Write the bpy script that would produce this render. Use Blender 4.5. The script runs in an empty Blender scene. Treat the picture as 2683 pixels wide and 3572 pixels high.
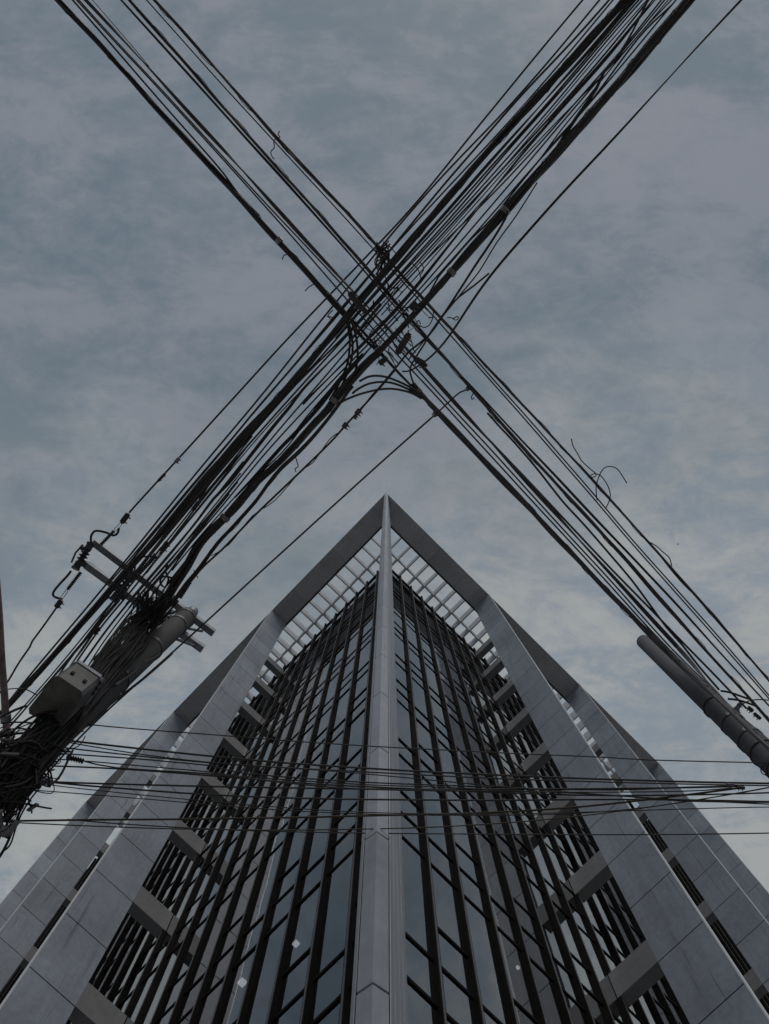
import bpy, math, random
from mathutils import Vector, Matrix

sc = bpy.context.scene
COL = sc.collection
rnd = random.Random(7)

# ------------------------------------------------------------------ camera
F, CX, CY = 2684.0, 1341.5, 1786.0          # focal length and centre, in photograph pixels
EYE = 1.6
_z = Vector((1352 - CX, 1537 - CY, F)).normalized()       # zenith, camera axes (right, down, forward)
_x = Vector((1, 0, 0)); _x = (_x - _z * _x.dot(_z)).normalized()
_y = _z.cross(_x)
RW = Matrix((_x, _y, _z))                                  # camera axes -> world
cam_d = bpy.data.cameras.new('camera')
cam = bpy.data.objects.new('camera', cam_d)
COL.objects.link(cam)
r_, u_, b_ = RW @ Vector((1, 0, 0)), RW @ Vector((0, -1, 0)), RW @ Vector((0, 0, -1))
cam.matrix_world = Matrix(((r_.x, u_.x, b_.x, 0), (r_.y, u_.y, b_.y, 0), (r_.z, u_.z, b_.z, EYE), (0, 0, 0, 1)))
cam_d.sensor_fit = 'HORIZONTAL'
cam_d.sensor_width = 36
cam_d.lens = 36 * F / 2683
cam_d.clip_start = 0.05
cam_d.clip_end = 5000
sc.camera = cam
sc.view_settings.view_transform = 'Standard'
sc.view_settings.look = 'None'
sc.view_settings.exposure = 0.0
sc.view_settings.gamma = 1.0
sc.render.engine = 'CYCLES'
sc.cycles.max_bounces = 8
sc.cycles.transparent_max_bounces = 12

# ------------------------------------------------------------------ sky and sun
SUN_EL, SUN_AZ = math.radians(52), math.radians(168)       # compass-style: from the street side
world = bpy.data.worlds.new('World')
sc.world = world
world.use_nodes = True
wn, wl = world.node_tree.nodes, world.node_tree.links
wn.clear()
def N(t, **kw):
    n = wn.new(t)
    for k, v in kw.items(): setattr(n, k, v)
    return n
out = N('ShaderNodeOutputWorld'); bg = N('ShaderNodeBackground')
bg.inputs['Strength'].default_value = 0.1
sky = N('ShaderNodeTexSky')
sky.sky_type = 'NISHITA'; sky.sun_disc = False
sky.sun_elevation = SUN_EL; sky.sun_rotation = SUN_AZ
tc = N('ShaderNodeTexCoord')
sep = N('ShaderNodeSeparateXYZ'); wl.new(tc.outputs['Generated'], sep.inputs[0])
zc = N('ShaderNodeMath', operation='MAXIMUM'); wl.new(sep.outputs['Z'], zc.inputs[0]); zc.inputs[1].default_value = 0.08
def div(a):
    m = N('ShaderNodeMath', operation='DIVIDE'); wl.new(a, m.inputs[0]); wl.new(zc.outputs[0], m.inputs[1]); return m.outputs[0]
comb = N('ShaderNodeCombineXYZ'); wl.new(div(sep.outputs['X']), comb.inputs[0]); wl.new(div(sep.outputs['Y']), comb.inputs[1])
def mapped(rot, scl, loc=(0, 0, 0)):
    m = N('ShaderNodeMapping'); wl.new(comb.outputs[0], m.inputs['Vector'])
    m.inputs['Rotation'].default_value = (0, 0, math.radians(rot)); m.inputs['Scale'].default_value = scl; m.inputs['Location'].default_value = loc
    return m.outputs[0]
def noise(v, scale, det, rough, dist):
    n = N('ShaderNodeTexNoise'); wl.new(v, n.inputs['Vector'])
    n.inputs['Scale'].default_value = scale; n.inputs['Detail'].default_value = det
    n.inputs['Roughness'].default_value = rough; n.inputs['Distortion'].default_value = dist
    return n.outputs['Fac']
def ramp(f, stops):
    r = N('ShaderNodeValToRGB'); wl.new(f, r.inputs[0]); e = r.color_ramp.elements
    while len(e) < len(stops): e.new(0.5)
    for el, (p, c) in zip(e, stops): el.position = p; el.color = (*c, 1)
    r.color_ramp.interpolation = 'EASE'
    return r.outputs['Color']
def mix(f, a, b):
    m = N('ShaderNodeMix', data_type='RGBA')
    if isinstance(f, float): m.inputs['Factor'].default_value = f
    else: wl.new(f, m.inputs['Factor'])
    for s, v in ((m.inputs['A'], a), (m.inputs['B'], b)):
        if isinstance(v, tuple): s.default_value = (*v, 1)
        else: wl.new(v, s)
    return m.outputs['Result']
n1a = noise(mapped(-48, (0.8, 1.8, 1), (3.1, 1.7, 0)), 3.0, 10, 0.64, 0.4)
n1b = noise(mapped(-62, (0.8, 1.6, 1), (8.1, 0.7, 4)), 8.0, 9, 0.66, 0.4)
n2a = noise(mapped(-8, (0.9, 1.7, 1), (0.4, 5.2, 2)), 3.0, 10, 0.66, 0.6)
n2b = noise(mapped(12, (0.9, 1.6, 1), (2.4, 1.2, 3)), 8.5, 9, 0.68, 0.7)
def blend(a, b, k):
    m = N('ShaderNodeMix', data_type='FLOAT'); m.inputs['Factor'].default_value = k; wl.new(a, m.inputs['A']); wl.new(b, m.inputs['B']); return m.outputs['Result']
nf = noise(mapped(-30, (1.0, 1.4, 1), (5, 5, 5)), 24.0, 8, 0.7, 0.5)
n1, n2 = blend(blend(n1a, n1b, 0.45), nf, 0.16), blend(blend(n2a, n2b, 0.45), nf, 0.16)
n3 = noise(mapped(10, (1.2, 1.0, 1), (7, 2, 1)), 1.6, 5, 0.55, 0.1)
teal, mauve, pale, blue = (1.36, 1.76, 2.07), (2.16, 2.36, 2.68), (3.55, 3.70, 3.64), (2.30, 2.72, 3.14)
c_hi = mix(ramp(n1, [(0.42, (0, 0, 0)), (0.58, (1, 1, 1))]), teal, mauve)
c_lo = mix(ramp(n2, [(0.42, (0, 0, 0)), (0.58, (1, 1, 1))]), blue, pale)
# clouds thin and brighten away from overhead, most towards the building side
low = N('ShaderNodeMapRange'); low.interpolation_type = 'SMOOTHSTEP'
ax = N('ShaderNodeVectorMath', operation='DOT_PRODUCT'); wl.new(comb.outputs[0], ax.inputs[0]); ax.inputs[1].default_value = (0.28, 1.0, 0)
jit = N('ShaderNodeMath', operation='MULTIPLY_ADD'); wl.new(n3, jit.inputs[0]); jit.inputs[1].default_value = 1.3; wl.new(ax.outputs['Value'], jit.inputs[2])
wl.new(jit.outputs[0], low.inputs['Value'])
low.inputs['From Min'].default_value = 0.44; low.inputs['From Max'].default_value = 1.0
c_all = mix(low.outputs[0], c_hi, c_lo)
skyc = mix(0.94, sky.outputs[0], c_all)
wl.new(skyc, bg.inputs['Color']); wl.new(bg.outputs[0], out.inputs[0])

sun_d = bpy.data.lights.new('sun', 'SUN'); sun_d.energy = 0.85; sun_d.angle = math.radians(30); sun_d.color = (1, 0.96, 0.92)
sun = bpy.data.objects.new('sun', sun_d); COL.objects.link(sun)
sd = Vector((math.sin(SUN_AZ) * math.cos(SUN_EL), math.cos(SUN_AZ) * math.cos(SUN_EL), math.sin(SUN_EL)))
sun.rotation_euler = sd.to_track_quat('Z', 'Y').to_euler()

# ------------------------------------------------------------------ materials
def new_mat(name):
    m = bpy.data.materials.new(name); m.use_nodes = True
    nt = m.node_tree; b = nt.nodes['Principled BSDF']
    return m, nt, b
def plain(name, col, rough=0.6, metal=0.0, var=0.25, scale=8.0, bump=0.0, spec=0.5):
    m, nt, b = new_mat(name)
    t = nt.nodes.new('ShaderNodeTexCoord'); n = nt.nodes.new('ShaderNodeTexNoise'); r = nt.nodes.new('ShaderNodeValToRGB')
    n.inputs['Scale'].default_value = scale; n.inputs['Detail'].default_value = 6; n.inputs['Roughness'].default_value = 0.6
    nt.links.new(t.outputs['Object'], n.inputs['Vector']); nt.links.new(n.outputs['Fac'], r.inputs[0])
    r.color_ramp.elements[0].position = 0.3; r.color_ramp.elements[1].position = 0.7
    r.color_ramp.elements[0].color = (*[c * (1 - var) for c in col], 1)
    r.color_ramp.elements[1].color = (*[c * (1 + var) for c in col], 1)
    nt.links.new(r.outputs[0], b.inputs['Base Color'])
    b.inputs['Roughness'].default_value = rough; b.inputs['Metallic'].default_value = metal
    b.inputs['Specular IOR Level'].default_value = spec
    if bump:
        bp = nt.nodes.new('ShaderNodeBump'); bp.inputs['Strength'].default_value = bump; bp.inputs['Distance'].default_value = 0.01
        nt.links.new(n.outputs['Fac'], bp.inputs['Height']); nt.links.new(bp.outputs[0], b.inputs['Normal'])
    return m
def concrete(name, col, streak=0.35, dots=True, ribs=0.0, rough=0.5, patch=0.2):
    m, nt, b = new_mat(name); L = nt.links
    t = nt.nodes.new('ShaderNodeTexCoord')
    def nz(scale, sv, det=6):
        mp = nt.nodes.new('ShaderNodeMapping'); mp.inputs['Scale'].default_value = sv; L.new(t.outputs['Object'], mp.inputs['Vector'])
        n = nt.nodes.new('ShaderNodeTexNoise'); n.inputs['Scale'].default_value = scale; n.inputs['Detail'].default_value = det; n.inputs['Roughness'].default_value = 0.62
        L.new(mp.outputs[0], n.inputs['Vector']); return n.outputs['Fac']
    def rmp(f, p0, p1, a, c):
        r = nt.nodes.new('ShaderNodeValToRGB'); L.new(f, r.inputs[0])
        r.color_ramp.elements[0].position = p0; r.color_ramp.elements[1].position = p1
        r.color_ramp.elements[0].color = (a, a, a, 1); r.color_ramp.elements[1].color = (c, c, c, 1); return r.outputs[0]
    def mul(a, c):
        x = nt.nodes.new('ShaderNodeMix'); x.data_type = 'RGBA'; x.blend_type = 'MULTIPLY'; x.inputs['Factor'].default_value = 1
        if isinstance(a, tuple): x.inputs['A'].default_value = (*a, 1)
        else: L.new(a, x.inputs['A'])
        L.new(c, x.inputs['B']); return x.outputs['Result']
    c = mul(col, rmp(nz(0.45, (1, 1, 1)), 0.3, 0.7, 1 - patch, 1 + patch))
    c = mul(c, rmp(nz(7, (1, 1, 1), 9), 0.3, 0.7, 0.88, 1.10))
    gi = nt.nodes.new('ShaderNodeNewGeometry'); c = mul(c, rmp(gi.outputs['Random Per Island'], 0.0, 1.0, 0.90, 1.08))
    if streak: c = mul(c, rmp(nz(2.6, (1.3, 1.3, 0.10)), 0.36, 0.52, 1 - streak * .45, 1)); c = mul(c, rmp(nz(7.0, (1.6, 1.6, 0.05), 3), 0.30, 0.38, 1 - streak * 1.6, 1))
    if dots:
        v = nt.nodes.new('ShaderNodeTexVoronoi'); v.inputs['Scale'].default_value = 1.8; L.new(t.outputs['Object'], v.inputs['Vector'])
        c = mul(c, rmp(v.outputs['Distance'], 0.036, 0.052, 0.25, 1))
    L.new(c, b.inputs['Base Color']); b.inputs['Roughness'].default_value = rough
    bp = nt.nodes.new('ShaderNodeBump'); bp.inputs['Strength'].default_value = 0.25; bp.inputs['Distance'].default_value = 0.01
    hgt = nz(22, (1, 1, 1), 4)
    if ribs:
        w = nt.nodes.new('ShaderNodeTexWave'); w.bands_direction = 'X'; w.inputs['Scale'].default_value = ribs; w.inputs['Distortion'].default_value = 0.6
        w.inputs['Detail'].default_value = 3; L.new(t.outputs['Object'], w.inputs['Vector']); hgt = w.outputs['Fac']
        bp.inputs['Strength'].default_value = 0.6
        c2 = mul(c, rmp(w.outputs['Fac'], 0.0, 0.6, 0.84, 1)); L.new(c2, b.inputs['Base Color'])
    L.new(hgt, bp.inputs['Height']); L.new(bp.outputs[0], b.inputs['Normal'])
    return m
M = {}
M['fin'] = concrete('fin_concrete', (0.335, 0.367, 0.415), streak=0.26, dots=True, patch=0.2, rough=0.42)
M['column'] = concrete('column_concrete', (0.40, 0.412, 0.445), streak=0.28, dots=False, patch=0.12)
M['soffit'] = concrete('soffit_board', (0.62, 0.61, 0.62), streak=0, dots=False, ribs=4.2, patch=0.12, rough=0.7)
M['joint'] = plain('dark_joint', (0.012, 0.012, 0.013), 0.9)
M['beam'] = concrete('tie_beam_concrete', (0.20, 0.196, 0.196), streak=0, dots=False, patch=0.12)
M['lattice'] = plain('lattice_paint', (0.55, 0.56, 0.58), 0.55, var=0.12, scale=2)
M['bronze'] = plain('dark_bronze', (0.010, 0.008, 0.007), 0.7, 0.0, var=0.3, scale=3, spec=0.06)
M['cap'] = plain('mullion_cap', (0.10, 0.095, 0.095), 0.45, 0.0, var=0.2, scale=3, spec=0.5)
M['trim'] = plain('bronze_trim', (0.035, 0.03, 0.026), 0.5, var=0.25)
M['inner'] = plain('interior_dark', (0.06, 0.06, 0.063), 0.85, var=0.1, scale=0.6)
M['edge'] = plain('painted_edge_highlight', (0.72, 0.72, 0.72), 0.28, 0.0, var=0.04, scale=0.7, spec=0.9)  # pale colour stands in for the grazing sky reflection on fin fronts
M['roof'] = plain('roof_deck', (0.2, 0.2, 0.2), 0.9)
M['cable'] = plain('cable_rubber', (0.056, 0.050, 0.047), 0.6, var=0.35, scale=5, bump=0.3, spec=0.3)
M['cable2'] = plain('cable_weathered', (0.095, 0.088, 0.092), 0.62, var=0.35, scale=5, spec=0.3)
M['tangle'] = plain('tangle_rubber', (0.017, 0.015, 0.014), 0.7, var=0.5, scale=7, spec=0.2)
M['wire'] = plain('bare_wire', (0.02, 0.018, 0.018), 0.5, var=0.3, scale=9, spec=0.3)
M['ochre'] = plain('ochre_wire', (0.06, 0.045, 0.022), 0.6, var=0.3, scale=9)
M['strap'] = plain('strap_metal', (0.22, 0.21, 0.21), 0.45, 0.3, var=0.3)
M['galv'] = plain('galvanised_steel', (0.20, 0.21, 0.23), 0.5, 0.35, var=0.25, scale=14)
M['polec'] = concrete('pole_concrete', (0.06, 0.054, 0.05), streak=0.5, dots=False, patch=0.25, rough=0.8)
M['poler'] = concrete('pole_concrete_pale', (0.078, 0.077, 0.086), streak=0.45, dots=False, patch=0.2, rough=0.8)
M['box'] = plain('equipment_paint', (0.095, 0.088, 0.08), 0.6, 0.0, var=0.6, scale=5, bump=0.5)
M['insul'] = plain('insulator_polymer', (0.045, 0.042, 0.05), 0.5, var=0.3)
M['insulp'] = plain('insulator_mauve', (0.12, 0.105, 0.14), 0.5, var=0.3)
M['brown'] = plain('brown_plastic', (0.055, 0.04, 0.035), 0.6, var=0.3)
M['rust'] = plain('rusty_pipe', (0.19, 0.13, 0.125), 0.7, 0.1, var=0.45, scale=12, bump=0.4)
M['bird'] = plain('bird_dark', (0.02, 0.02, 0.02), 0.8)
M['asphalt'] = plain('asphalt', (0.13, 0.13, 0.13), 0.9, var=0.25, scale=3)
M['pave'] = plain('paving', (0.50, 0.49, 0.48), 0.85, var=0.2, scale=1.5)
M['paint'] = plain('road_paint', (0.75, 0.75, 0.73), 0.7, var=0.1)
# tinted mirror glass: reflects by Fresnel, lets a little of the dim room through
gm, nt, b = new_mat('tinted_glass'); nt.nodes.remove(b)
o = nt.nodes['Material Output']; fr = nt.nodes.new('ShaderNodeFresnel'); fr.inputs['IOR'].default_value = 3.0
gl = nt.nodes.new('ShaderNodeBsdfGlossy'); gl.inputs['Roughness'].default_value = 0.015; gl.inputs['Color'].default_value = (0.90, 0.93, 0.97, 1)
tr = nt.nodes.new('ShaderNodeBsdfTransparent'); tr.inputs['Color'].default_value = (0.5, 0.52, 0.55, 1)
mx = nt.nodes.new('ShaderNodeMixShader')
tcg = nt.nodes.new('ShaderNodeTexCoord'); ng = nt.nodes.new('ShaderNodeTexNoise'); ng.inputs['Scale'].default_value = 0.8; ng.inputs['Detail'].default_value = 2
bpg = nt.nodes.new('ShaderNodeBump'); bpg.inputs['Strength'].default_value = 0.02; bpg.inputs['Distance'].default_value = 0.1
nt.links.new(tcg.outputs['Object'], ng.inputs['Vector']); nt.links.new(ng.outputs['Fac'], bpg.inputs['Height']); nt.links.new(bpg.outputs[0], gl.inputs['Normal'])
gb = nt.nodes.new('ShaderNodeNewGeometry'); fm = nt.nodes.new('ShaderNodeMath'); fm.operation = 'SUBTRACT'; fm.use_clamp = True
nt.links.new(fr.outputs[0], fm.inputs[0]); nt.links.new(gb.outputs['Backfacing'], fm.inputs[1]); nt.links.new(fm.outputs[0], mx.inputs[0]); nt.links.new(tr.outputs[0], mx.inputs[1]); nt.links.new(gl.outputs[0], mx.inputs[2]); nt.links.new(mx.outputs[0], o.inputs['Surface'])
M['glass'] = gm
gm2 = gm.copy(); gm2.name = 'mirror_glass'
for nd in gm2.node_tree.nodes:
    if nd.type == 'FRESNEL': nd.inputs['IOR'].default_value = 6.5
    if nd.type == 'BSDF_GLOSSY': nd.inputs['Color'].default_value = (0.95, 0.98, 1.0, 1)
M['mirror'] = gm2
lm, nt, b = new_mat('ceiling_light'); b.inputs['Emission Color'].default_value = (1, 0.97, 0.9, 1); b.inputs['Emission Strength'].default_value = 1.1
M['lamp'] = lm

# ------------------------------------------------------------------ helpers
class MB:
    def __init__(s): s.v, s.f = [], []
    def box(s, x0, x1, y0, y1, z0, z1):
        if x1 < x0: x0, x1 = x1, x0
        i = len(s.v)
        s.v += [(x0, y0, z0), (x1, y0, z0), (x1, y1, z0), (x0, y1, z0), (x0, y0, z1), (x1, y0, z1), (x1, y1, z1), (x0, y1, z1)]
        s.f += [tuple(i + k for k in q) for q in ((0, 3, 2, 1), (4, 5, 6, 7), (0, 1, 5, 4), (1, 2, 6, 5), (2, 3, 7, 6), (3, 0, 4, 7))]
    def prism(s, poly, z0, z1):
        a = sum(poly[k][0] * poly[(k + 1) % len(poly)][1] - poly[(k + 1) % len(poly)][0] * poly[k][1] for k in range(len(poly)))
        if a < 0: poly = poly[::-1]
        n = len(poly); i = len(s.v)
        s.v += [(x, y, z0) for x, y in poly] + [(x, y, z1) for x, y in poly]
        s.f.append(tuple(i + k for k in range(n - 1, -1, -1))); s.f.append(tuple(i + n + k for k in range(n)))
        for k in range(n): s.f.append((i + k, i + (k + 1) % n, i + n + (k + 1) % n, i + n + k))
    def obox(s, c, ax, ay, az):                       # oriented box: centre and three half-axes
        i = len(s.v); c, ax, ay, az = map(Vector, (c, ax, ay, az))
        for sz in (-1, 1):
            for sx, sy in ((-1, -1), (1, -1), (1, 1), (-1, 1)): s.v.append(tuple(c + ax * sx + ay * sy + az * sz))
        fl = ax.cross(ay).dot(az) < 0
        for q in ((0, 3, 2, 1), (4, 5, 6, 7), (0, 1, 5, 4), (1, 2, 6, 5), (2, 3, 7, 6), (3, 0, 4, 7)):
            q = tuple(i + k for k in q); s.f.append(q[::-1] if fl else q)
    def tube(s, pts, rad, n=6, cap=True):
        pts = [Vector(p) for p in pts]; m = len(pts); i = len(s.v)
        for k, p in enumerate(pts):
            t = (pts[min(k + 1, m - 1)] - pts[max(k - 1, 0)])
            if t.length < 1e-9: t = Vector((0, 0, 1))
            t.normalize()
            ref = Vector((0, 0, 1)) if abs(t.z) < 0.9 else Vector((1, 0, 0))
            u = t.cross(ref).normalized(); w = t.cross(u)
            r = rad[k] if isinstance(rad, (list, tuple)) else rad
            for j in range(n):
                a = 2 * math.pi * j / n; s.v.append(tuple(p + (u * math.cos(a) + w * math.sin(a)) * r))
        for k in range(m - 1):
            for j in range(n):
                s.f.append((i + k * n + j, i + k * n + (j + 1) % n, i + (k + 1) * n + (j + 1) % n, i + (k + 1) * n + j))
        if cap:
            s.f.append(tuple(i + j for j in range(n - 1, -1, -1))); s.f.append(tuple(i + (m - 1) * n + j for j in range(n)))
    def build(s, name, mat, parent=None, rz=0.0, loc=None, smooth=False):
        me = bpy.data.meshes.new(name)
        off = Vector((0, 0, 0))
        if loc is not None: off = Vector(loc)
        me.from_pydata([tuple(Vector(v) - off) for v in s.v], [], s.f); me.materials.append(mat); me.update()
        if smooth: me.polygons.foreach_set('use_smooth', [True] * len(me.polygons))
        ob = bpy.data.objects.new(name, me); COL.objects.link(ob)
        if parent is not None: ob.parent = parent
        ob.location = off; ob.rotation_euler = (0, 0, rz)
        return ob
def tag(o, label=None, cat=None, group=None, kind=None):
    if label: o['label'] = label
    if cat: o['category'] = cat
    if group: o['group'] = group
    if kind: o['kind'] = kind
    return o
def empty(name, loc):
    e = bpy.data.objects.new(name, None); COL.objects.link(e); e.location = loc; return e
def ray(px, py): return RW @ Vector((px - CX, py - CY, F))
def at(px, py, h):                                    # point h metres above the lens seen at photograph pixel px, py
    w = ray(px, py); w = w * (h / w.z); return Vector((w.x, w.y, h + EYE))
def depth_of(p): return (RW.transposed() @ (p - Vector((0, 0, EYE)))).z
def catmull(P, step):
    if len(P) == 2: P = [P[0], (P[0] + P[1]) / 2, P[1]]
    Q = [P[0] * 2 - P[1]] + P + [P[-1] * 2 - P[-2]]; out = []
    for i in range(1, len(Q) - 2):
        p0, p1, p2, p3 = Q[i - 1:i + 3]; n = max(2, int((p2 - p1).length / step))
        for k in range(n):
            t = k / n
            out.append(0.5 * ((2 * p1) + (p2 - p0) * t + (2 * p0 - 5 * p1 + 4 * p2 - p3) * t * t + (3 * p1 - p0 - 3 * p2 + p3) * t ** 3))
    out.append(P[-1].copy()); return out

# ------------------------------------------------------------------ ground, street
g = MB(); g.box(-600, 600, -600, 600, -0.5, -0.15); tag(g.build('ground', M['asphalt']), kind='structure')
PC = Vector((-0.0887, 3.2585))                        # roof corner in plan
AL, AR = math.radians(134.1 - 180), math.radians(44.8)
dl, nl = Vector((math.cos(math.radians(134.1)), math.sin(math.radians(134.1)))), Vector((math.cos(math.radians(44.1)), math.sin(math.radians(44.1))))
dr, nr = Vector((math.cos(AR), math.sin(AR))), Vector((-math.sin(AR), math.cos(AR)))
def P2(d, n, s, i): q = PC + d * s + n * i; return (q.x, q.y)
pv = MB()
pv.prism([P2(dl, nl, 70, -6.0), P2(dl, nl, 70, 20), P2(dr, nr, 70, 20), P2(dr, nr, 70, -6.0), (0.3, -6.0), (-0.4, -6.0)], -0.148, 0.0)
tag(pv.build('pavement', M['pave']), kind='structure')
rm = MB()
for k in range(14):
    for d, n in ((dl, nl), (dr, nr)):
        s0 = -20 + k * 6
        rm.prism([P2(d, n, s0, -11.0), P2(d, n, s0 + 3, -11.0), P2(d, n, s0 + 3, -10.85), P2(d, n, s0, -10.85)], -0.149, -0.145)
tag(rm.build('road_marking', M['paint']), kind='structure')

# ------------------------------------------------------------------ office building
H = 48.16                                             # soffit height above the lens
Z = lambda h: h + EYE
bld = empty('office_building', (PC.x, PC.y, 0))
tag(bld, 'tall concrete and glass office building with sharp corner column and open roof frame', 'building')
SIDES = {'L': (-1, AL, [10.4, 19.65, 28.05], 3.06, 1), 'R': (1, AR, [9.15, 17.46, 24.85], 3.44, 0)}
I0, MOD, GL = 2.30, 0.82, 2.385
FW = 0.13
U0, UN = 14.8, 0.9                                    # floor datum and quarter-storey
fr_ = {k: (Vector((math.cos(v[1]), math.sin(v[1]))), Vector((-math.sin(v[1]), math.cos(v[1])))) for k, v in SIDES.items()}
def to_b(side, s, i):                                 # facade coordinates -> building-local plan
    x, y = fr_[side]; sg = SIDES[side][0]; q = x * (sg * s) + y * i; return q
def to_px(side, s, i, h):
    q = to_b(side, s, i) + PC; c = RW.transposed() @ Vector((q.x, q.y, h))
    return (c.x / c.z * F + CX, c.y / c.z * F + CY)
win_list = []
for sd_, (sg, rz, fins, s0, par) in SIDES.items():
    end = fins[-1] + FW
    # upright fins, in storey-half panels with open joints
    for sf in fins:
        pan, core = MB(), MB()
        hs = [-EYE] + [14.8 + 1.8 * k for k in range(-8, 19) if -EYE + 0.6 < 14.8 + 1.8 * k < H - 0.6] + [H]
        for a, b_h in zip(hs[:-1], hs[1:]):
            pan.box(sg * sf, sg * (sf + FW), 0, 1.25, Z(a) + (0.015 if a > -1 else 0), Z(b_h) - 0.015)
        core.box(sg * (sf + 0.02), sg * (sf + FW - 0.02), 0.02, 1.23, 0.0, Z(H) - 0.02)
        po = pan.build('fin_pier', M['fin'], bld, rz)
        core.build('joint_core', M['joint'], po)
        ed = MB(); ed.box(sg * (sf - .004), sg * (sf + FW), -0.03, -0.002, 0.0, Z(H) - .01); ed.build('edge_highlight', M['edge'], po)  # added pale strip: paints the bright highlight line along the fin front
    # roof edge beam with mitred corner
    be, so = MB(), MB()
    be.prism([(sg * 0.015, 0.015), (sg * 1.23, 1.23), (sg * (end - .02), 1.23), (sg * (end - .02), 0.015)], Z(H) + 0.03, Z(H) + 0.35)
    ro = be.build('roof_beam', M['soffit'], bld, rz)
    edges = [0.0, 1.25]
    while edges[-1] < end - 0.7: edges.append(edges[-1] + 1.21)
    edges[-1] = end
    for a, c in zip(edges[:-1], edges[1:]):
        p = 0.007
        so.prism([(sg * (a + p), 0), (sg * (c - p), 0), (sg * (c - p), min(1.25, c - p)), (sg * (a + p), min(1.25, a + p))], Z(H), Z(H) + 0.028)
    so.build('soffit_panel', M['soffit'], ro)
    tm = MB(); tm.box(sg * 1.32, sg * end, 1.255, 1.36, Z(H) - 0.03, Z(H) + 0.25); tm.build('edge_trim', M['trim'], ro)
    # open lattice of deep blades behind the beam
    k = 0
    while 2.75 + 0.815 * k < end:
        s = 2.75 + 0.815 * k; m = MB(); m.box(sg * (s - .033), sg * (s + .033), 1.37, min(3.9, s), Z(H) + 0.28, Z(H) + 1.3); m.build('lattice_bar', M['lattice'], bld, rz); k += 1
    for ii, a in ((2.55, 2.52), (3.55, 3.52)):
        m = MB(); m.box(sg * a, sg * end, ii - .04, ii + .04, Z(H) + 0.27, Z(H) + 1.29); m.build('lattice_bar', M['lattice'], bld, rz)
    # tie beams from each fin back to the wall, one per storey
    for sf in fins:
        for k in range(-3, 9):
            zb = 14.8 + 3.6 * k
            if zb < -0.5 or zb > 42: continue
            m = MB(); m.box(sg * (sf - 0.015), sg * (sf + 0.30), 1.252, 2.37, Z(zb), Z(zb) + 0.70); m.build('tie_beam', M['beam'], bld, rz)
    # curtain wall: mullions, transoms, panes
    nb = int((end - s0) / MOD)
    for k in range(nb + 1):
        s = s0 + MOD * k; m = MB()
        m.box(sg * (s - .044), sg * (s + .044), I0, GL - 0.004, 0.0, Z(41.5))
        m.prism([(sg * (s - .0455), GL - .004), (sg * (s + .0455), GL - .004), (sg * (s + .0455), GL + .05), (sg * (s - .0455), GL + .05)], 0.0, Z(40.7))
        mo = m.build('mullion', M['bronze'], bld, rz)
        m = MB(); m.box(sg * (s - .018), sg * (s + .018), I0 - .012, I0 - .001, 0.0, Z(41.48)); m.build('cap_strip', M['cap'], mo)
    rail = MB(); rail.box(sg * 2.6, sg * end, I0 + .06, I0 + .11, Z(41.1), Z(41.17)); rail.box(sg * 2.6, sg * end, I0 + .06, I0 + .11, Z(40.75), Z(40.81)); rail.build('top_rail', M['bronze'], bld, rz)
    pat = {1: (2, 3, 6, 7, 8), 0: (6, 7, 10, 11, 12)}
    for k in range(-1, nb):
        a = s0 + MOD * k + .046 if k >= 0 else GL + 0.02
        c = s0 + MOD * (k + 1) - .046
        ty = (par + k) % 2
        lv = sorted({p + 8 * j for p in pat[ty] for j in range(-4, 6)})
        lv = [U0 + UN * u for u in lv if -1.0 < U0 + UN * u < 39.8]
        lv = [-1.5] + lv + [40.4]
        for h0, h1 in zip(lv[:-1], lv[1:]):
            q = [to_px(sd_, s_, GL, h_) for s_, h_ in ((a, max(h0, 2.2)), (c, max(h0, 2.2)), (c, max(h1, 2.3)), (a, max(h1, 2.3)))]
            ar = abs(sum(q[j][0] * q[(j + 1) % 4][1] - q[(j + 1) % 4][0] * q[j][1] for j in range(4))) / 2
            cx = sum(p[0] for p in q) / 4; cy = sum(p[1] for p in q) / 4
            if cy > 3640 or cx < -50 or cx > 2730 or k < 0: ar = 0
            win_list.append((ar, sd_, sg, rz, a, c, h0, h1))
win_list.sort(key=lambda w: -w[0])
def pane(mb, side, sg, a, c, h0, h1, local):
    t = rnd.uniform(-1, 1) * 0.002; t2 = rnd.uniform(-1, 1) * 0.004
    P = [(a, GL + t, h0 + .041), (c, GL - t, h0 + .041), (c, GL - t + t2, h1 - .041), (a, GL + t + t2, h1 - .041)]
    i = len(mb.v)
    for dy in (0, 0.016):
        for s, y, h in P:
            if local: mb.v.append((sg * s, y + dy, Z(h)))
            else: q = to_b(side, s, y + dy); mb.v.append((q.x, q.y, Z(h)))
    fs = [(0, 1, 2, 3), (7, 6, 5, 4), (0, 4, 5, 1), (1, 5, 6, 2), (2, 6, 7, 3), (3, 7, 4, 0)]
    for q in fs: mb.f.append(tuple(i + k for k in (q if sg > 0 else q[::-1])))
def trans(mb, side, sg, a, c, h1, local):
    for (y0, y1, z0, z1) in ((GL - 0.024, GL - 0.003, h1 - .044, h1 + .010), (GL - 0.014, GL - 0.003, h1 + .010, h1 + .040), (GL - 0.003, GL + 0.04, h1 - .0405, h1 + .0405)):
        if local: mb.box(sg * a, sg * c, y0, y1, Z(z0), Z(z1))
        else: mb.prism([tuple(to_b(side, s, y)) for s, y in ((a, y0), (c, y0), (c, y1), (a, y1))], Z(z0), Z(z1))
rest_g, rest_t, rest_m = MB(), MB(), []
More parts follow.
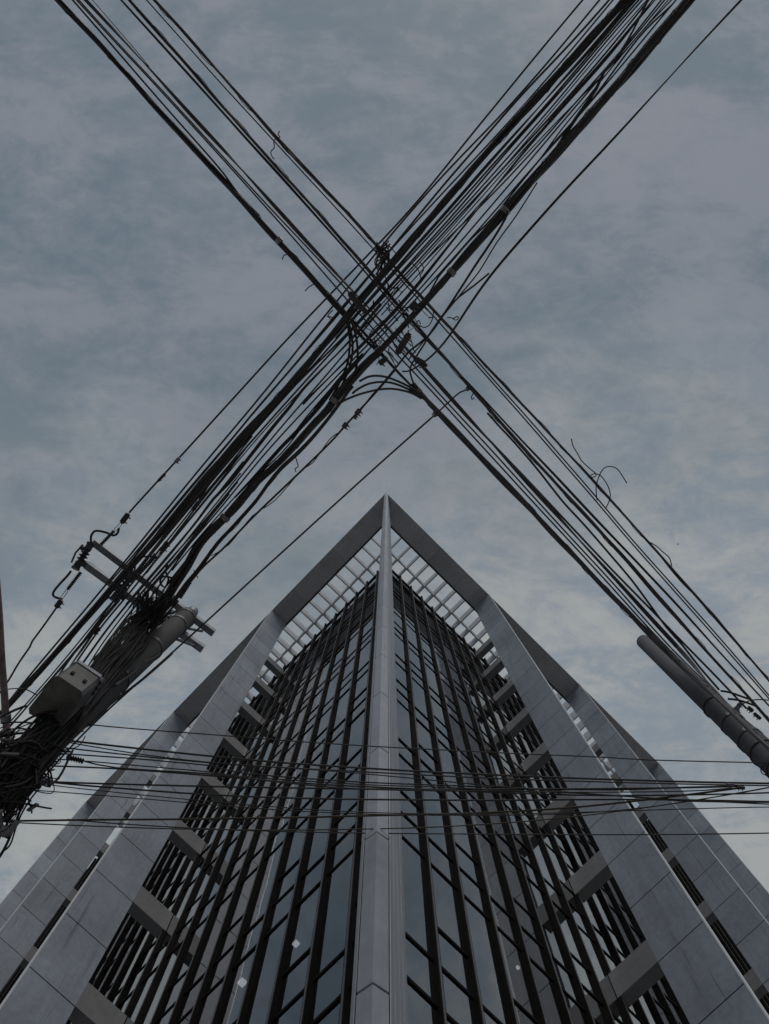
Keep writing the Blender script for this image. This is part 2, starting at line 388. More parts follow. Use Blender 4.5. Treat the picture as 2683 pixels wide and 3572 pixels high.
for j, (ar, side, sg, rz, a, c, h0, h1) in enumerate(win_list):
    if j < 100 and ar > 0:
        m = MB(); pane(m, side, sg, a, c, h0, h1, True); w = m.build('window', M['mirror' if a > SIDES[side][2][0] - 2.3 else 'glass'], bld, rz)
        m = MB(); trans(m, side, sg, a, c, h1, True); m.build('transom', M['bronze'], w)
    else:
        rest_m += [1 if a > SIDES[side][2][0] - 2.3 else 0] * 6; pane(rest_g, side, sg, a, c, h0, h1, False); trans(rest_t, side, sg, a, c, h1, False)
ro = rest_g.build('window', M['glass'], bld); tag(ro, kind='stuff'); ro.data.materials.append(M['mirror']); ro.data.polygons.foreach_set('material_index', rest_m)
ro2 = rest_t.build('transom', M['bronze'], bld); tag(ro2, kind='stuff')
# floors and core behind the glass
def wedge(i0, i1):
    eL, eR = SIDES['L'][2][-1], SIDES['R'][2][-1]
    return [tuple(to_b('L', eL, i0)), tuple(to_b('L', i0, i0)), tuple(to_b('R', eR, i0)), tuple(to_b('R', eR, i1)), tuple(to_b('L', i1, i1)), tuple(to_b('L', eL, i1))]
for k in range(-4, 8):
    m = MB(); zb = Z(U0 + 3.6 * k)
    if zb < 0.3: continue
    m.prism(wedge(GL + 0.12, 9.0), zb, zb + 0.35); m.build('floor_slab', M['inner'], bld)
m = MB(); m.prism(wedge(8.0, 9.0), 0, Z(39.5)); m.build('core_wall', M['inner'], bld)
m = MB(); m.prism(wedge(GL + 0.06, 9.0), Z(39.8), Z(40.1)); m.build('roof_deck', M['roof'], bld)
# lit ceiling panels seen through the glass
for px, py, side, w_ in ((1033, 3289, 'L', .055), (846, 3424, 'L', .07), (1140, 3266, 'L', .025), (1806, 3372, 'R', .03)):
    w = ray(px, py); x, y = fr_[side]; sg = SIDES[side][0]
    t = (GL + y.dot(PC)) / (w.x * y.x + w.y * y.y); hg = w.z * t
    hc = U0 + 3.6 * math.ceil((hg + 0.2 - U0) / 3.6); q = Vector((w.x, w.y)) * (hc / w.z) - PC
    m = MB(); m.obox((q.x, q.y, Z(hc) - .03), (x.x * w_, x.y * w_, 0), (y.x * w_, y.y * w_, 0), (0, 0, .025)); m.build('ceiling_light', M['lamp'], bld)
# corner column: vee-nosed panels on a flared, fluted blade
bi = (dl + dr).normalized(); la = Vector((bi.y, -bi.x))
def cpt(a, b): q = la * a + bi * b; return (q.x, q.y)
side_pts = [(.112, .106), (.135, .40), (.127, .41), (.128, .44), (.141, .45), (.172, .80), (.164, .81), (.165, .84), (.178, .85), (.212, 1.28), (.204, 1.29), (.205, 1.32), (.218, 1.33), (.255, 1.78)]
m = MB(); m.prism([cpt(a, b) for a, b in side_pts] + [cpt(-a, b) for a, b in side_pts[::-1]], 0, Z(H) + 0.02)
cc = m.build('corner_column', M['column'], bld)
m = MB(); hs = [-EYE] + [4.36 + 1.8 * k for k in range(-2, 25) if 4.36 + 1.8 * k < H - 0.5] + [H]
for a, c in zip(hs[:-1], hs[1:]):
    m.prism([cpt(0, 0), cpt(.097, .07), cpt(.09, .083), cpt(-.09, .083), cpt(-.097, .07)], Z(a) + (.012 if a > -1 else 0), Z(c) - .012)
m.build('nose_panel', M['column'], cc)
m = MB(); m.prism([cpt(0, .03), cpt(.07, .082), cpt(.103, .084), cpt(.103, .104), cpt(-.103, .104), cpt(-.103, .084), cpt(-.07, .082)], 0, Z(H) - .05); m.build('joint_core', M['joint'], cc)

# ------------------------------------------------------------------ overhead cables
def cable(label, w, h, pts, n=1, mat='cable', group=None, name='cable', flat=False, wob=0.10, cat='cable', twist=1.0, step=0.09, sag=0.0, clips=()):
    w0, w1 = w if isinstance(w, tuple) else (w, w)
    h0, h1 = h if isinstance(h, tuple) else (h, h)
    w0, w1, wob = w0 * .84, w1 * .84, wob * .4
    K = len(pts)
    L = [0]
    for a, c in zip(pts[:-1], pts[1:]): L.append(L[-1] + math.hypot(c[0] - a[0], c[1] - a[1]))
    ctrl = []
    for p, l in zip(pts, L):
        t = l / L[-1]; ctrl.append(at(p[0], p[1], p[2] if len(p) > 2 else h0 + (h1 - h0) * t - sag * 4 * t * (1 - t)))
    path = catmull(ctrl, step); m = len(path)
    if m > 45:                                            # strung cables carry no kinks: relax the path
        for _ in range(3):
            path = [path[0]] + [sum((path[max(0, min(m - 1, k + q))] for q in range(-min(4, k, m - 1 - k), min(4, k, m - 1 - k) + 1)), Vector()) / (2 * min(4, k, m - 1 - k) + 1) for k in range(1, m - 1)] + [path[-1]]
    r = random.Random(sum(map(ord, label)))
    mb = MB()
    ph = [r.uniform(0, 6.28) for _ in range(8)]
    tang = (path[-1] - path[0]).normalized()
    u = tang.cross(Vector((0, 0, 1)))
    if u.length < 0.05: u = Vector((1, 0, 0))
    u.normalize(); v = u.cross(tang)
    pos = [0.0]
    for a, c in zip(path[:-1], path[1:]): pos.append(pos[-1] + (c - a).length)
    wm = [(w0 + (w1 - w0) * k / (m - 1)) * depth_of(p) / F for k, p in enumerate(path)]
    for k in range(m):                                   # slow wander of the whole run
        s = pos[k]
        path[k] = path[k] + u * (wm[k] * wob * (math.sin(s * 2.1 + ph[0]) + 0.6 * math.sin(s * 5.3 + ph[1]))) + v * (wm[k] * wob * math.sin(s * 2.7 + ph[2]))
    if n == 1:
        mb.tube(path, [max(x / 2, 0.0016) for x in wm], 7)
    else:
        for j in range(n):
            if flat:
                fr = 1.0 / n; o = (j - (n - 1) / 2) / n; rr = 0.5 / n * 1.15
            else:
                rr = 0.5 / (1 + 0.62 * math.sqrt(n)); o = 0.0
            a0 = 6.283 * j / n + r.uniform(-.4, .4); tw = twist * (r.uniform(.4, .9) if not flat else 1.0) ; q = [r.uniform(0, 6.28) for _ in range(3)]
            rad0 = (0.5 - rr) * (1.0 if j < n - 1 or n < 5 else 0.2)
            pts_ = []
            for k in range(m):
                s = pos[k]
                if flat:
                    an = ph[3] + twist * (s + 0.35 * math.sin(s * 1.3 + ph[4])); ox, oy = o * math.cos(an) , o * math.sin(an)
                    ox += 0.07 * math.sin(s * 3.1 + q[0]) / n
                else:
                    an = a0 + tw * s + 0.9 * math.sin(s * 0.9 + q[0]); e = rad0 * (0.85 + 0.3 * math.sin(s * 1.7 + q[1]))
                    ox, oy = e * math.cos(an), e * math.sin(an)
                    ox += 0.05 * math.sin(s * 6.1 + q[2])
                pts_.append(path[k] + u * (ox * wm[k]) + v * (oy * wm[k]))
            mb.tube(pts_, [x * rr for x in wm], 6)
        if n >= 4:                                        # lashing wire wound round the bundle
            pts_ = [path[k] + (u * math.cos(pos[k] * 9) + v * math.sin(pos[k] * 9)) * (wm[k] * 0.45) for k in range(m)]
            mb.tube(pts_, 0.0035, 4)
    o = mb.build(name if n == 1 else name + '_bundle', M[mat], loc=path[m // 2], smooth=True)
    tag(o, label, cat, group)
    for (cx, cy) in clips:                                # bright straps round the run
        k = min(range(m), key=lambda i: (lambda e: (e[0] - cx) ** 2 + (e[1] - cy) ** 2)(px_of(path[i])))
        t = (path[min(k + 1, m - 1)] - path[max(k - 1, 0)]).normalized(); c = MB()
        c.tube([path[k] - t * 0.03, path[k] - t * .028, path[k] + t * .028, path[k] + t * 0.03], [wm[k] * .5, wm[k] * .58, wm[k] * .58, wm[k] * .5], 12)
        b = c.build('strap', M['strap'], o, smooth=False); b.location = -o.location
    return o
def px_of(p):
    c = RW.transposed() @ (Vector(p) - Vector((0, 0, EYE))); return (c.x / c.z * F + CX, c.y / c.z * F + CY)

HA, HB = 9.4, 8.95
GA = 'cables running from the upper left to the right pole'
cable('thick lashed black cable bundle at the far left of the upper left corner', (25, 29), HA, [(160, -40), (200, 0), (391, 197), (561, 396), (756, 602), (891, 749), (975, 842), (1031, 902), (1121, 1003), (1169, 1057), (1212, 1106)], n=8, group=GA, wob=.06, clips=[(972, 838)])
cable('thin black wire just right of the thick upper left corner bundle', 8, HA, [(216, -40), (254, 0), (421, 193), (601, 400), (732, 547), (789, 616), (831, 675), (905, 752)], group=GA)
cable('left wire of the close pair right of the far left bundle, meeting the right pole', 7, HA + .05, [(232, -40), (267, 0), (361, 104), (451, 199), (541, 292), (637, 402), (711, 483), (831, 613), (921, 715), (952, 750), (1061, 872), (1166, 993), (1232, 1075), (1330, 1180), (1439, 1292), (1511, 1366), (1600, 1468), (1720, 1599), (1856, 1747), (1950, 1850), (2101, 2008), (2251, 2183), (2319, 2250), (2400, 2330, 8.7), (2480, 2405, 8.0), (2560, 2480, 7.3), (2640, 2560, 6.8)], group=GA)
cable('right wire of the close pair right of the far left bundle, meeting the right pole', 7, HA + .1, [(240, -40), (275, 0), (361, 98), (451, 193), (541, 286), (642, 398), (711, 475), (831, 604), (950, 735), (1075, 865), (1181, 979), (1232, 1030), (1340, 1160), (1470, 1306), (1600, 1447), (1720, 1575), (1871, 1744), (1950, 1834), (2101, 1990), (2251, 2162), (2329, 2250), (2420, 2340, 8.6), (2500, 2415, 7.9), (2590, 2505, 7.2)], group=GA)
cable('flat twisted cable ribbon right of the close wire pair, ending on the right pole', (16, 18), HA + .05, [(262, -40), (297, 0), (346, 48), (412, 114), (481, 193), (556, 277), (663, 402), (753, 493), (801, 544), (861, 607), (921, 673), (979, 750), (1046, 815), (1106, 881), (1151, 933), (1211, 993), (1241, 1026), (1285, 1072), (1331, 1121), (1376, 1169), (1421, 1218), (1451, 1254), (1496, 1302), (1538, 1351), (1590, 1405), (1645, 1466), (1690, 1521), (1735, 1571), (1787, 1625), (1841, 1679), (1895, 1744), (1950, 1812), (1995, 1854), (2070, 1936), (2131, 2001), (2206, 2085), (2236, 2122), (2290, 2173), (2352, 2246), (2406, 2302, 8.9), (2442, 2346, 8.5), (2500, 2420, 7.9), (2570, 2500, 7.2)], n=3, flat=True, twist=1.5, group=GA, mat='cable2', wob=.05)
cable('hair thin wire leaving the top edge just right of the flat twisted ribbon', 3.5, HA, [(290, -40), (323, 0), (405, 95), (484, 187), (520, 232)], group=GA, mat='wire')
cable('double black wire hugging the left side of the middle upper left bundle', 10, HA + .05, [(388, -40), (424, 0), (541, 133), (650, 247), (787, 406), (921, 547), (1000, 640), (1100, 748), (1151, 808), (1211, 873), (1253, 922), (1286, 960), (1340, 1030), (1400, 1100), (1470, 1172), (1540, 1240), (1600, 1297), (1690, 1393), (1781, 1500), (1871, 1589), (1961, 1683), (2040, 1770), (2161, 1896), (2251, 1992), (2371, 2117), (2397, 2150), (2484, 2245), (2574, 2345), (2683, 2462), (2730, 2512)], n=2, flat=True, twist=.5, group=GA)
cable('middle thick black bundle of the upper left run, ending off the right edge', (17, 17), HA + .05, [(416, -40), (454, 0), (526, 84), (632, 200), (650, 219), (806, 402), (861, 466), (921, 531), (1000, 617), (1118, 750), (1151, 787), (1205, 845), (1256, 907), (1301, 961), (1346, 1019), (1391, 1072), (1451, 1136), (1490, 1181), (1541, 1235), (1602, 1302), (1636, 1355), (1672, 1399), (1726, 1454), (1781, 1515), (1847, 1586), (1916, 1662), (1988, 1738), (2034, 1793), (2101, 1865), (2176, 1944), (2266, 2046), (2326, 2113), (2394, 2194), (2454, 2257), (2529, 2339), (2589, 2402), (2683, 2511), (2720, 2552)], n=6, group=GA, wob=.05, mat='cable2')
cable('single black wire parting from the lower edge of the middle bundle toward the right pole', 9, HA + .1, [(1700, 1440), (1745, 1490), (1793, 1541), (1871, 1632), (1961, 1747), (2040, 1833), (2131, 1938), (2206, 2026), (2269, 2111), (2326, 2189), (2380, 2250), (2439, 2325), (2508, 2406)], group=GA)
cable('single black wire parting from the flat ribbon and reaching the right pole bracket', 9, HA + .1, [(1645, 1470), (1705, 1532), (1811, 1646), (1913, 1749), (2040, 1888), (2131, 1986), (2215, 2068), (2296, 2150), (2364, 2228), (2439, 2296), (2514, 2375), (2604, 2471)], group=GA)
cable('thin left wire of the pair that meets the knot above the crossing', 6, HA + .1, [(476, -40), (510, 0), (571, 61), (650, 158), (770, 290), (876, 404), (1000, 540), (1120, 668), (1193, 750), (1220, 779), (1253, 809), (1283, 842), (1310, 880), (1345, 918), (1390, 968), (1451, 1030), (1538, 1130), (1602, 1202), (1639, 1250), (1811, 1437), (1961, 1614), (2082, 1747), (2191, 1885), (2311, 2014), (2430, 2150), (2544, 2276), (2683, 2438), (2720, 2480)], group=GA, mat='wire')
cable('thin right wire of the pair that leaves the knot and runs off the right edge', 6, HA + .15, [(1344, 892), (1400, 955), (1468, 1020), (1548, 1118), (1612, 1195), (1648, 1248), (1820, 1431), (1970, 1608), (2090, 1742), (2199, 1880), (2319, 2008), (2438, 2144), (2552, 2270), (2683, 2428), (2720, 2470)], group=GA, mat='wire')
cable('outermost right bundle of the upper left run, with ochre tinted far end', (19, 11), HA + .1, [(505, -40), (540, 0), (580, 54), (632, 101), (650, 126), (770, 262), (896, 404), (936, 453), (967, 486), (1000, 522), (1110, 636), (1220, 752), (1256, 791), (1317, 848), (1344, 884), (1365, 922), (1391, 961), (1421, 985), (1466, 1030), (1496, 1063), (1535, 1102), (1586, 1157), (1672, 1252), (1720, 1297), (1769, 1354), (1826, 1415), (1901, 1490), (1961, 1560), (2021, 1625), (2082, 1688), (2143, 1754), (2179, 1802), (2251, 1884), (2311, 1944), (2371, 2016), (2490, 2150), (2544, 2212), (2604, 2278), (2647, 2333), (2683, 2375), (2720, 2418)], n=4, group=GA, wob=.07, mat='cable2')
cable('ochre wire wound along the far end of the outermost right bundle', 4, HA + .13, [(2046, 1652), (2143, 1760), (2251, 1876), (2371, 2024), (2490, 2142), (2604, 2284), (2683, 2366)], group=GA, mat='ochre', wob=.5)
cable('thick dark bundle curving from below the crossing down to the top of the right pole', (24, 30), HA, [(1440, 1340), (1481, 1395), (1541, 1446), (1600, 1515), (1636, 1557), (1666, 1582), (1720, 1643), (1766, 1688), (1826, 1747), (1950, 1882), (1989, 1923), (2055, 1995), (2095, 2037), (2131, 2076), (2191, 2140), (2258, 2206), (2318, 2268, 9.1), (2385, 2326, 8.7), (2450, 2384, 8.15), (2530, 2460, 7.5), (2610, 2540, 6.9), (2720, 2650, 6.3)], n=7, group=GA, wob=.05, mat='cable2', clips=[(1454, 1366)])
cable('left black strand pair crossing the junction from the far left bundle to the lower right', 11, HA - .02, [(1200, 1085), (1231, 1120), (1300, 1195), (1337, 1240), (1391, 1300), (1445, 1356), (1480, 1394)], group=GA, n=2, flat=True, twist=1.2)
cable('short right black strand pair crossing the junction from the far left bundle', 12, HA - .02, [(1216, 1096), (1249, 1160), (1290, 1200), (1325, 1232), (1360, 1268), (1400, 1312)], group=GA, n=2, flat=True, twist=1.8)

GB = 'cables running from the upper right to the left pole'
cable('lone power wire at the upper left edge of the upper right run', 8, (9.9, 10.2), [(2066, -40), (2031, 0), (1963, 84), (1900, 156), (1744, 350), (1672, 437), (1600, 523), (1463, 700), (1411, 760), (1350, 818), (1301, 869), (1205, 973), (1139, 1042), (1031, 1150), (943, 1247), (800, 1405), (668, 1550), (629, 1589), (581, 1651), (547, 1684), (499, 1730), (451, 1788)], group=GB, wob=.05)
cable('second power wire from the upper left edge of the upper right run', 8, 9.6, [(2124, -40), (2090, 0), (2005, 110), (1900, 228), (1799, 350), (1719, 437), (1654, 497), (1600, 549), (1462, 704), (1339, 847), (1283, 919), (1163, 1066), (1016, 1244), (951, 1338), (800, 1510), (770, 1550), (611, 1737), (526, 1850), (432, 1962), (294, 2132), (150, 2298), (75, 2391), (-20, 2510)], group=GB, wob=.05)
cable('third power wire, wavy above the knot, passing the crossarms to the left edge', 9, 9.4, [(2158, -40), (2123, 0), (1990, 160), (1900, 240), (1795, 354), (1723, 448), (1600, 581), (1502, 700), (1463, 744), (1428, 790), (1390, 834), (1351, 883), (1290, 960), (1181, 1099), (1121, 1170), (1049, 1249), (920, 1393), (800, 1543), (671, 1696), (540, 1855), (460, 1955), (300, 2146), (160, 2306), (-20, 2524)], group=GB, wob=.16)
cable('broad black bundle in the upper left half of the upper right run, thickest strand there', (37, 26), 8.95, [(2214, -40), (2178, 0), (2077, 112), (1984, 213), (1867, 350), (1799, 433), (1708, 522), (1600, 641), (1550, 702), (1496, 778), (1435, 840), (1375, 905), (1331, 960), (1270, 1030), (1231, 1081), (1175, 1147), (1150, 1182), (1101, 1238), (1056, 1290), (996, 1359), (929, 1431), (860, 1509), (800, 1578), (761, 1615), (686, 1702), (611, 1799), (551, 1871), (490, 1940), (439, 1999), (367, 2086), (294, 2166), (217, 2254), (120, 2366), (0, 2493), (-30, 2525)], n=9, group=GB, wob=.05)
cable('narrow bundle pressed against the lower side of the broad upper left bundle', (15, 12), 8.9, [(2240, -40), (2206, 0), (2090, 140), (1903, 345), (1781, 488), (1672, 600), (1600, 690), (1589, 712), (1511, 795), (1440, 868), (1375, 945), (1310, 1015), (1240, 1100), (1170, 1180)], n=3, group=GB, flat=True, twist=.9)
BUN = [
 ('single wire directly below the broad bundle, ending at the jagged dead end sleeve', 8, 9.0, [(2263, -40), (2229, 0), (2075, 175), (1932, 350), (1780, 510), (1610, 720), (1500, 840), (1391, 952), (1291, 1084), (1150, 1229), (1065, 1301), (981, 1393), (881, 1501), (800, 1591), (740, 1660), (690, 1752)], 1),
 ('thin wire second below the broad bundle, ending beside the jagged dead end sleeve', 7, 9.05, [(2275, -40), (2241, 0), (2090, 170), (1947, 350), (1600, 742), (1493, 862), (1429, 913), (1360, 1006), (1240, 1143), (1170, 1204), (1101, 1268), (996, 1377), (890, 1491), (800, 1599), (700, 1708), (600, 1830), (500, 1962), (420, 2060)], 1),
 ('wire third below the broad bundle, running on to the upper crossarm', 8, 9.0, [(2296, -40), (2262, 0), (2140, 155), (1972, 350), (1800, 540), (1600, 753), (1520, 840), (1411, 970), (1300, 1069), (1182, 1202), (1116, 1274), (1011, 1389), (914, 1500), (800, 1623), (720, 1720), (600, 1880), (510, 2000)], 1),
 ('rippled ribbon of cables in the middle of the upper right run', 15, 8.95, [(2309, -40), (2275, 0), (2150, 165), (1983, 352), (1921, 415), (1850, 500), (1691, 700), (1634, 765), (1571, 846), (1529, 901), (1463, 997), (1393, 1075), (1330, 1140), (1270, 1195), (1206, 1204 + 60), (1131, 1330), (1056, 1410)], 3),
 ('flat ribbon continuing from the crossing toward the transformer side of the left pole', 14, 8.9, [(1330, 1060), (1262, 1140), (1206, 1202), (1131, 1280), (1056, 1359), (1011, 1419), (951, 1491), (860, 1608), (800, 1684), (746, 1739), (671, 1838), (581, 1943), (505, 2031), (440, 2110)], 3),
 ('thin wire parting from the upper right run beside the dark cable twist', 7, 9.0, [(2339, -40), (2305, 0), (2160, 190), (2012, 350), (1860, 530), (1655, 702 + 40), (1532, 862), (1399, 991), (1300, 1110), (1218, 1220), (1101, 1352), (1011, 1452), (920, 1560), (818, 1696), (791, 1721), (716, 1817), (641, 1901), (526, 2022), (450, 2120)], 1),
 ('thin wire running just above the dark lower bundle from the top edge', 7, 9.0, [(2351, -40), (2317, 0), (2180, 170), (2019, 358), (1900, 500), (1727, 702), (1640, 804), (1562, 895), (1481, 991), (1420, 1063), (1330, 1160), (1221, 1262), (1116, 1371), (1041, 1458), (966, 1533), (854, 1654), (791, 1763), (701, 1853), (596, 1967), (500, 2085)], 1),
 ('wavy wire looping beside the dark lower bundle above the crossing', 8, 8.9, [(2340, 20), (2230, 130), (2062, 352), (1930, 500), (1830, 620), (1721, 757), (1640, 837), (1580, 907), (1529, 967), (1499, 1021), (1440, 1085)], 1),
 ('dark twist of cables veering across the upper right run near the top edge', 17, 8.9, [(2300, -40), (2262, 0), (2225, 75), (2170, 172), (2110, 245), (2080, 310), (2035, 375), (1990, 440), (1940, 520), (1890, 590)], 3),
 ('thin wire beside the dark cable twist, nearest the lower bundle', 6, 9.0, [(2376, -40), (2342, 0), (2230, 120), (2110, 265), (2041, 352), (1960, 450), (1880, 560)], 1),
 ('slack thin wire below the middle ribbon, ending at the clamp cluster on the left pole', 6, 8.85, [(1290, 1215), (1176, 1331), (1071, 1452), (1011, 1530), (935, 1611), (851, 1699), (760, 1800), (690, 1880), (600, 1990)], 1),
 ('thin wire in the gap left of the dark lower bundle below the crossing', 6, 8.9, [(1320, 1180), (1218, 1300), (1120, 1400), (1000, 1560), (900, 1660), (790, 1790), (680, 1925), (560, 2070)], 1),
 ('fine grey wire second from the middle ribbon on its lower side, above the crossing', 5, 9.05, [(2364, -40), (2330, 0), (2120, 250), (1960, 400), (1800, 580), (1667, 712), (1560, 845), (1450, 970), (1330, 1100)], 1),
 ('fine grey wire between the narrow bundle and the middle ribbon, above the crossing', 5, 9.05, [(2284, -30), (2252, 5), (2110, 165), (1958, 350), (1790, 545), (1600, 766), (1520, 855), (1420, 965), (1290, 1105)], 1),
]
for lab, w, h, pts, n in BUN:
    cable(lab, w, h, pts, n=n, flat=n > 1, twist=1.1, group=GB, mat='cable' if w > 6 else 'wire', wob=.14 if 'wavy' in lab else .08)
for lab, w, pts in (
 ('thin wire tight along the upper edge of the broad bundle', 7, [(2172, -40), (2138, 0), (1945, 232), (1840, 355), (1640, 572), (1480, 740), (1340, 898), (1200, 1062), (1080, 1208), (900, 1424), (700, 1656), (480, 1920), (380, 2035)]),
 ('wire half hidden under the lower edge of the narrow bundle', 8, [(2252, -40), (2216, 0), (1920, 350), (1690, 605), (1520, 802), (1390, 938), (1250, 1090), (1120, 1248), (1000, 1375), (850, 1548), (700, 1724), (540, 1918), (450, 2030)]),
 ('wire just above the heaviest bundle over its whole length', 7, [(2392, -40), (2358, 0), (2200, 190), (2060, 360), (1900, 538), (1740, 718), (1600, 883), (1470, 1022), (1340, 1162), (1210, 1300), (1090, 1440), (960, 1590), (850, 1712), (700, 1890), (590, 2030)]),
 ('thin wire midway between the middle ribbon and the broad bundle', 5, [(2318, -40), (2286, 0), (2135, 180), (1965, 368), (1790, 562), (1610, 768), (1450, 945), (1300, 1112), (1140, 1272), (960, 1455), (780, 1670), (600, 1890), (450, 2070)]),
): cable(lab, w, 9.0, pts, group=GB, mat='wire' if w < 6 else 'cable', wob=.1)
BAND = [
 ('leftmost of the wires running on between the crossarms to the top of the equipment box', 8, [(890, 1489), (800, 1601), (700, 1716), (600, 1838), (500, 1966), (420, 2066), (330, 2184), (232, 2316), (190, 2380)]),
 ('wire to the equipment box just right of the leftmost one there', 7, [(880, 1520), (800, 1620), (690, 1752), (585, 1884), (480, 2012), (400, 2112), (310, 2228), (246, 2322), (205, 2390)]),
 ('wire crossing both crossarms near their middle toward the equipment box lid', 8, [(860, 1560), (770, 1676), (660, 1812), (545, 1952), (455, 2064), (370, 2166), (300, 2262), (262, 2318), (215, 2395)]),
 ('paired wire right of the crossarm middle, ending behind the equipment box lid', 9, [(850, 1610), (746, 1741), (640, 1876), (520, 2020), (440, 2112), (360, 2214), (280, 2326), (225, 2400)]),
 ('slack wire passing under the crossarm middle to the right part of the equipment box', 6, [(840, 1650), (720, 1798), (600, 1948), (500, 2062), (420, 2160), (350, 2256), (300, 2335), (240, 2420)]),
 ('wire on the pole side of the crossarm middle heading for the bracket box', 9, [(830, 1680), (716, 1819), (610, 1950), (526, 2046), (450, 2142), (380, 2236), (318, 2345), (250, 2440)]),
 ('wire nearest the pole shaft heading for the bracket box', 8, [(800, 1722), (690, 1858), (600, 1982), (540, 2064), (470, 2160), (400, 2250), (345, 2330), (265, 2450)]),
 ('thin wire between the second and third power wires below the crossarms', 5, [(500, 1985), (430, 2070), (310, 2212), (200, 2342), (90, 2470), (-20, 2588)]),
 ('thin wire just right of the broad bundle below the crossarms', 6, [(560, 1890), (470, 2010), (350, 2148), (240, 2282), (140, 2400), (40, 2512), (-20, 2575)]),
 ('wire skirting the outer corner of the equipment box', 7, [(540, 1930), (440, 2060), (330, 2196), (215, 2330), (120, 2436), (30, 2540), (-20, 2594)]),
]
for lab, w, pts in BAND: cable(lab, w, (8.95, 8.3), pts, group=GB, wob=.1)
cable('heaviest black bundle along the lower right side of the upper right run', (54, 27), 8.85, [(2440, -45), (2406, 0), (2342, 78), (2288, 141), (2195, 238), (2111, 348), (2026, 423), (1963, 502), (1889, 598), (1781, 706), (1721, 787), (1661, 852), (1601, 928), (1541, 991), (1481, 1045), (1420, 1120), (1360, 1184), (1331, 1223), (1270, 1277)], n=10, group=GB, wob=.04, clips=[(1755, 737), (1580, 943)])
cable('heaviest black bundle from below the crossing down to the left pole', (34, 38), (8.85, 8.9), [(1320, 1232), (1270, 1277), (1191, 1365), (1146, 1428), (1086, 1488), (1011, 1572), (951, 1634), (894, 1684), (836, 1757), (761, 1829), (701, 1895), (656, 1971), (611, 2034), (570, 2105), (535, 2170)], n=10, group=GB, wob=.04, clips=[(1161, 1411), (793, 1806)])
cable('strand beside the upper edge of the heaviest bundle below the crossing', 17, 8.9, [(1268, 1235), (1180, 1330), (1120, 1410), (1040, 1500), (980, 1562), (900, 1650), (820, 1735)], n=3, group=GB, flat=True, twist=.8)
cable('slack bundle hanging just lower right of the heaviest bundle, with slits of sky between', (16, 20), 8.8, [(1230, 1345), (1161, 1439), (1101, 1512), (1041, 1577), (981, 1634), (935, 1690), (894, 1748), (821, 1832), (761, 1895), (716, 1971 - 18), (686, 1994), (647, 2040), (600, 2110)], n=4, group=GB, wob=.08)
cable('lone messenger wire at the lower right edge of the upper right run', 10, 8.8, [(2622, -40), (2587, 0), (2507, 82), (2414, 187), (2300, 305), (2229, 385), (2128, 502), (2084, 543), (1994, 634), (1911, 731), (1806, 852), (1767, 889), (1706, 955), (1682, 991), (1640, 1048), (1610, 1099), (1586, 1151), (1577, 1170), (1547, 1221), (1511, 1268), (1475, 1295), (1439, 1304), (1403, 1295)], n=2, flat=True, twist=.7, group=GB)
cable('branch of the lone messenger wire cutting back to the crossing beside the curved jumpers', 8, 8.75, [(1706, 953), (1655, 995), (1601, 1036), (1565, 1075), (1544, 1100), (1496, 1169), (1481, 1199), (1439, 1265), (1431, 1300), (1445, 1342)], group=GB)
cable('two strand wire leaving the heaviest bundle on its right and crossing to the lower connectors', 9, 8.75, [(1770, 735), (1764, 762), (1715, 843), (1655, 931), (1601, 1015), (1556, 1084), (1496, 1170), (1430, 1223), (1385, 1277), (1331, 1343), (1300, 1377), (1255, 1434)], n=2, flat=True, twist=.8, group=GB)
cable('thin wire fanning out right of the two strand wire above the crossing', 6, 8.75, [(1874, 637), (1800, 754), (1733, 846), (1670, 949), (1616, 1015), (1541, 1108), (1493, 1172), (1440, 1235)], group=GB)
cable('service wire with bolted connectors from the crossing to the lower part of the left pole', 9, 8.7, [(1376, 1292), (1320, 1358), (1251, 1434), (1206, 1482), (1161, 1533), (1071, 1623), (993, 1699), (894, 1793), (836, 1853), (776, 1916), (716, 1970), (680, 2010), (640, 2060)], group=GB, wob=.2)
cable('frayed wire wound loosely along the service wire with bolted connectors', 4, 8.7, [(1190, 1505), (1150, 1530), (1090, 1612), (1050, 1640), (960, 1745), (880, 1800), (800, 1900), (740, 1940)], group=GB, mat='wire', wob=1.2)
cable('straight lone wire crossing clear of all others from the right bundle past the left pole', 8, (8.6, 6.5), [(1518, 1446), (1300, 1639), (1000, 1912), (727, 2160), (641, 2244), (403, 2450), (361, 2482), (256, 2584), (150, 2702), (45, 2849), (-20, 2930)], wob=.03)
cable('short tap wire arching from the lone straight wire clamp to the middle bundle', 7, 8.6, [(1520, 1444), (1538, 1429), (1577, 1392), (1606, 1368), (1634, 1358)])

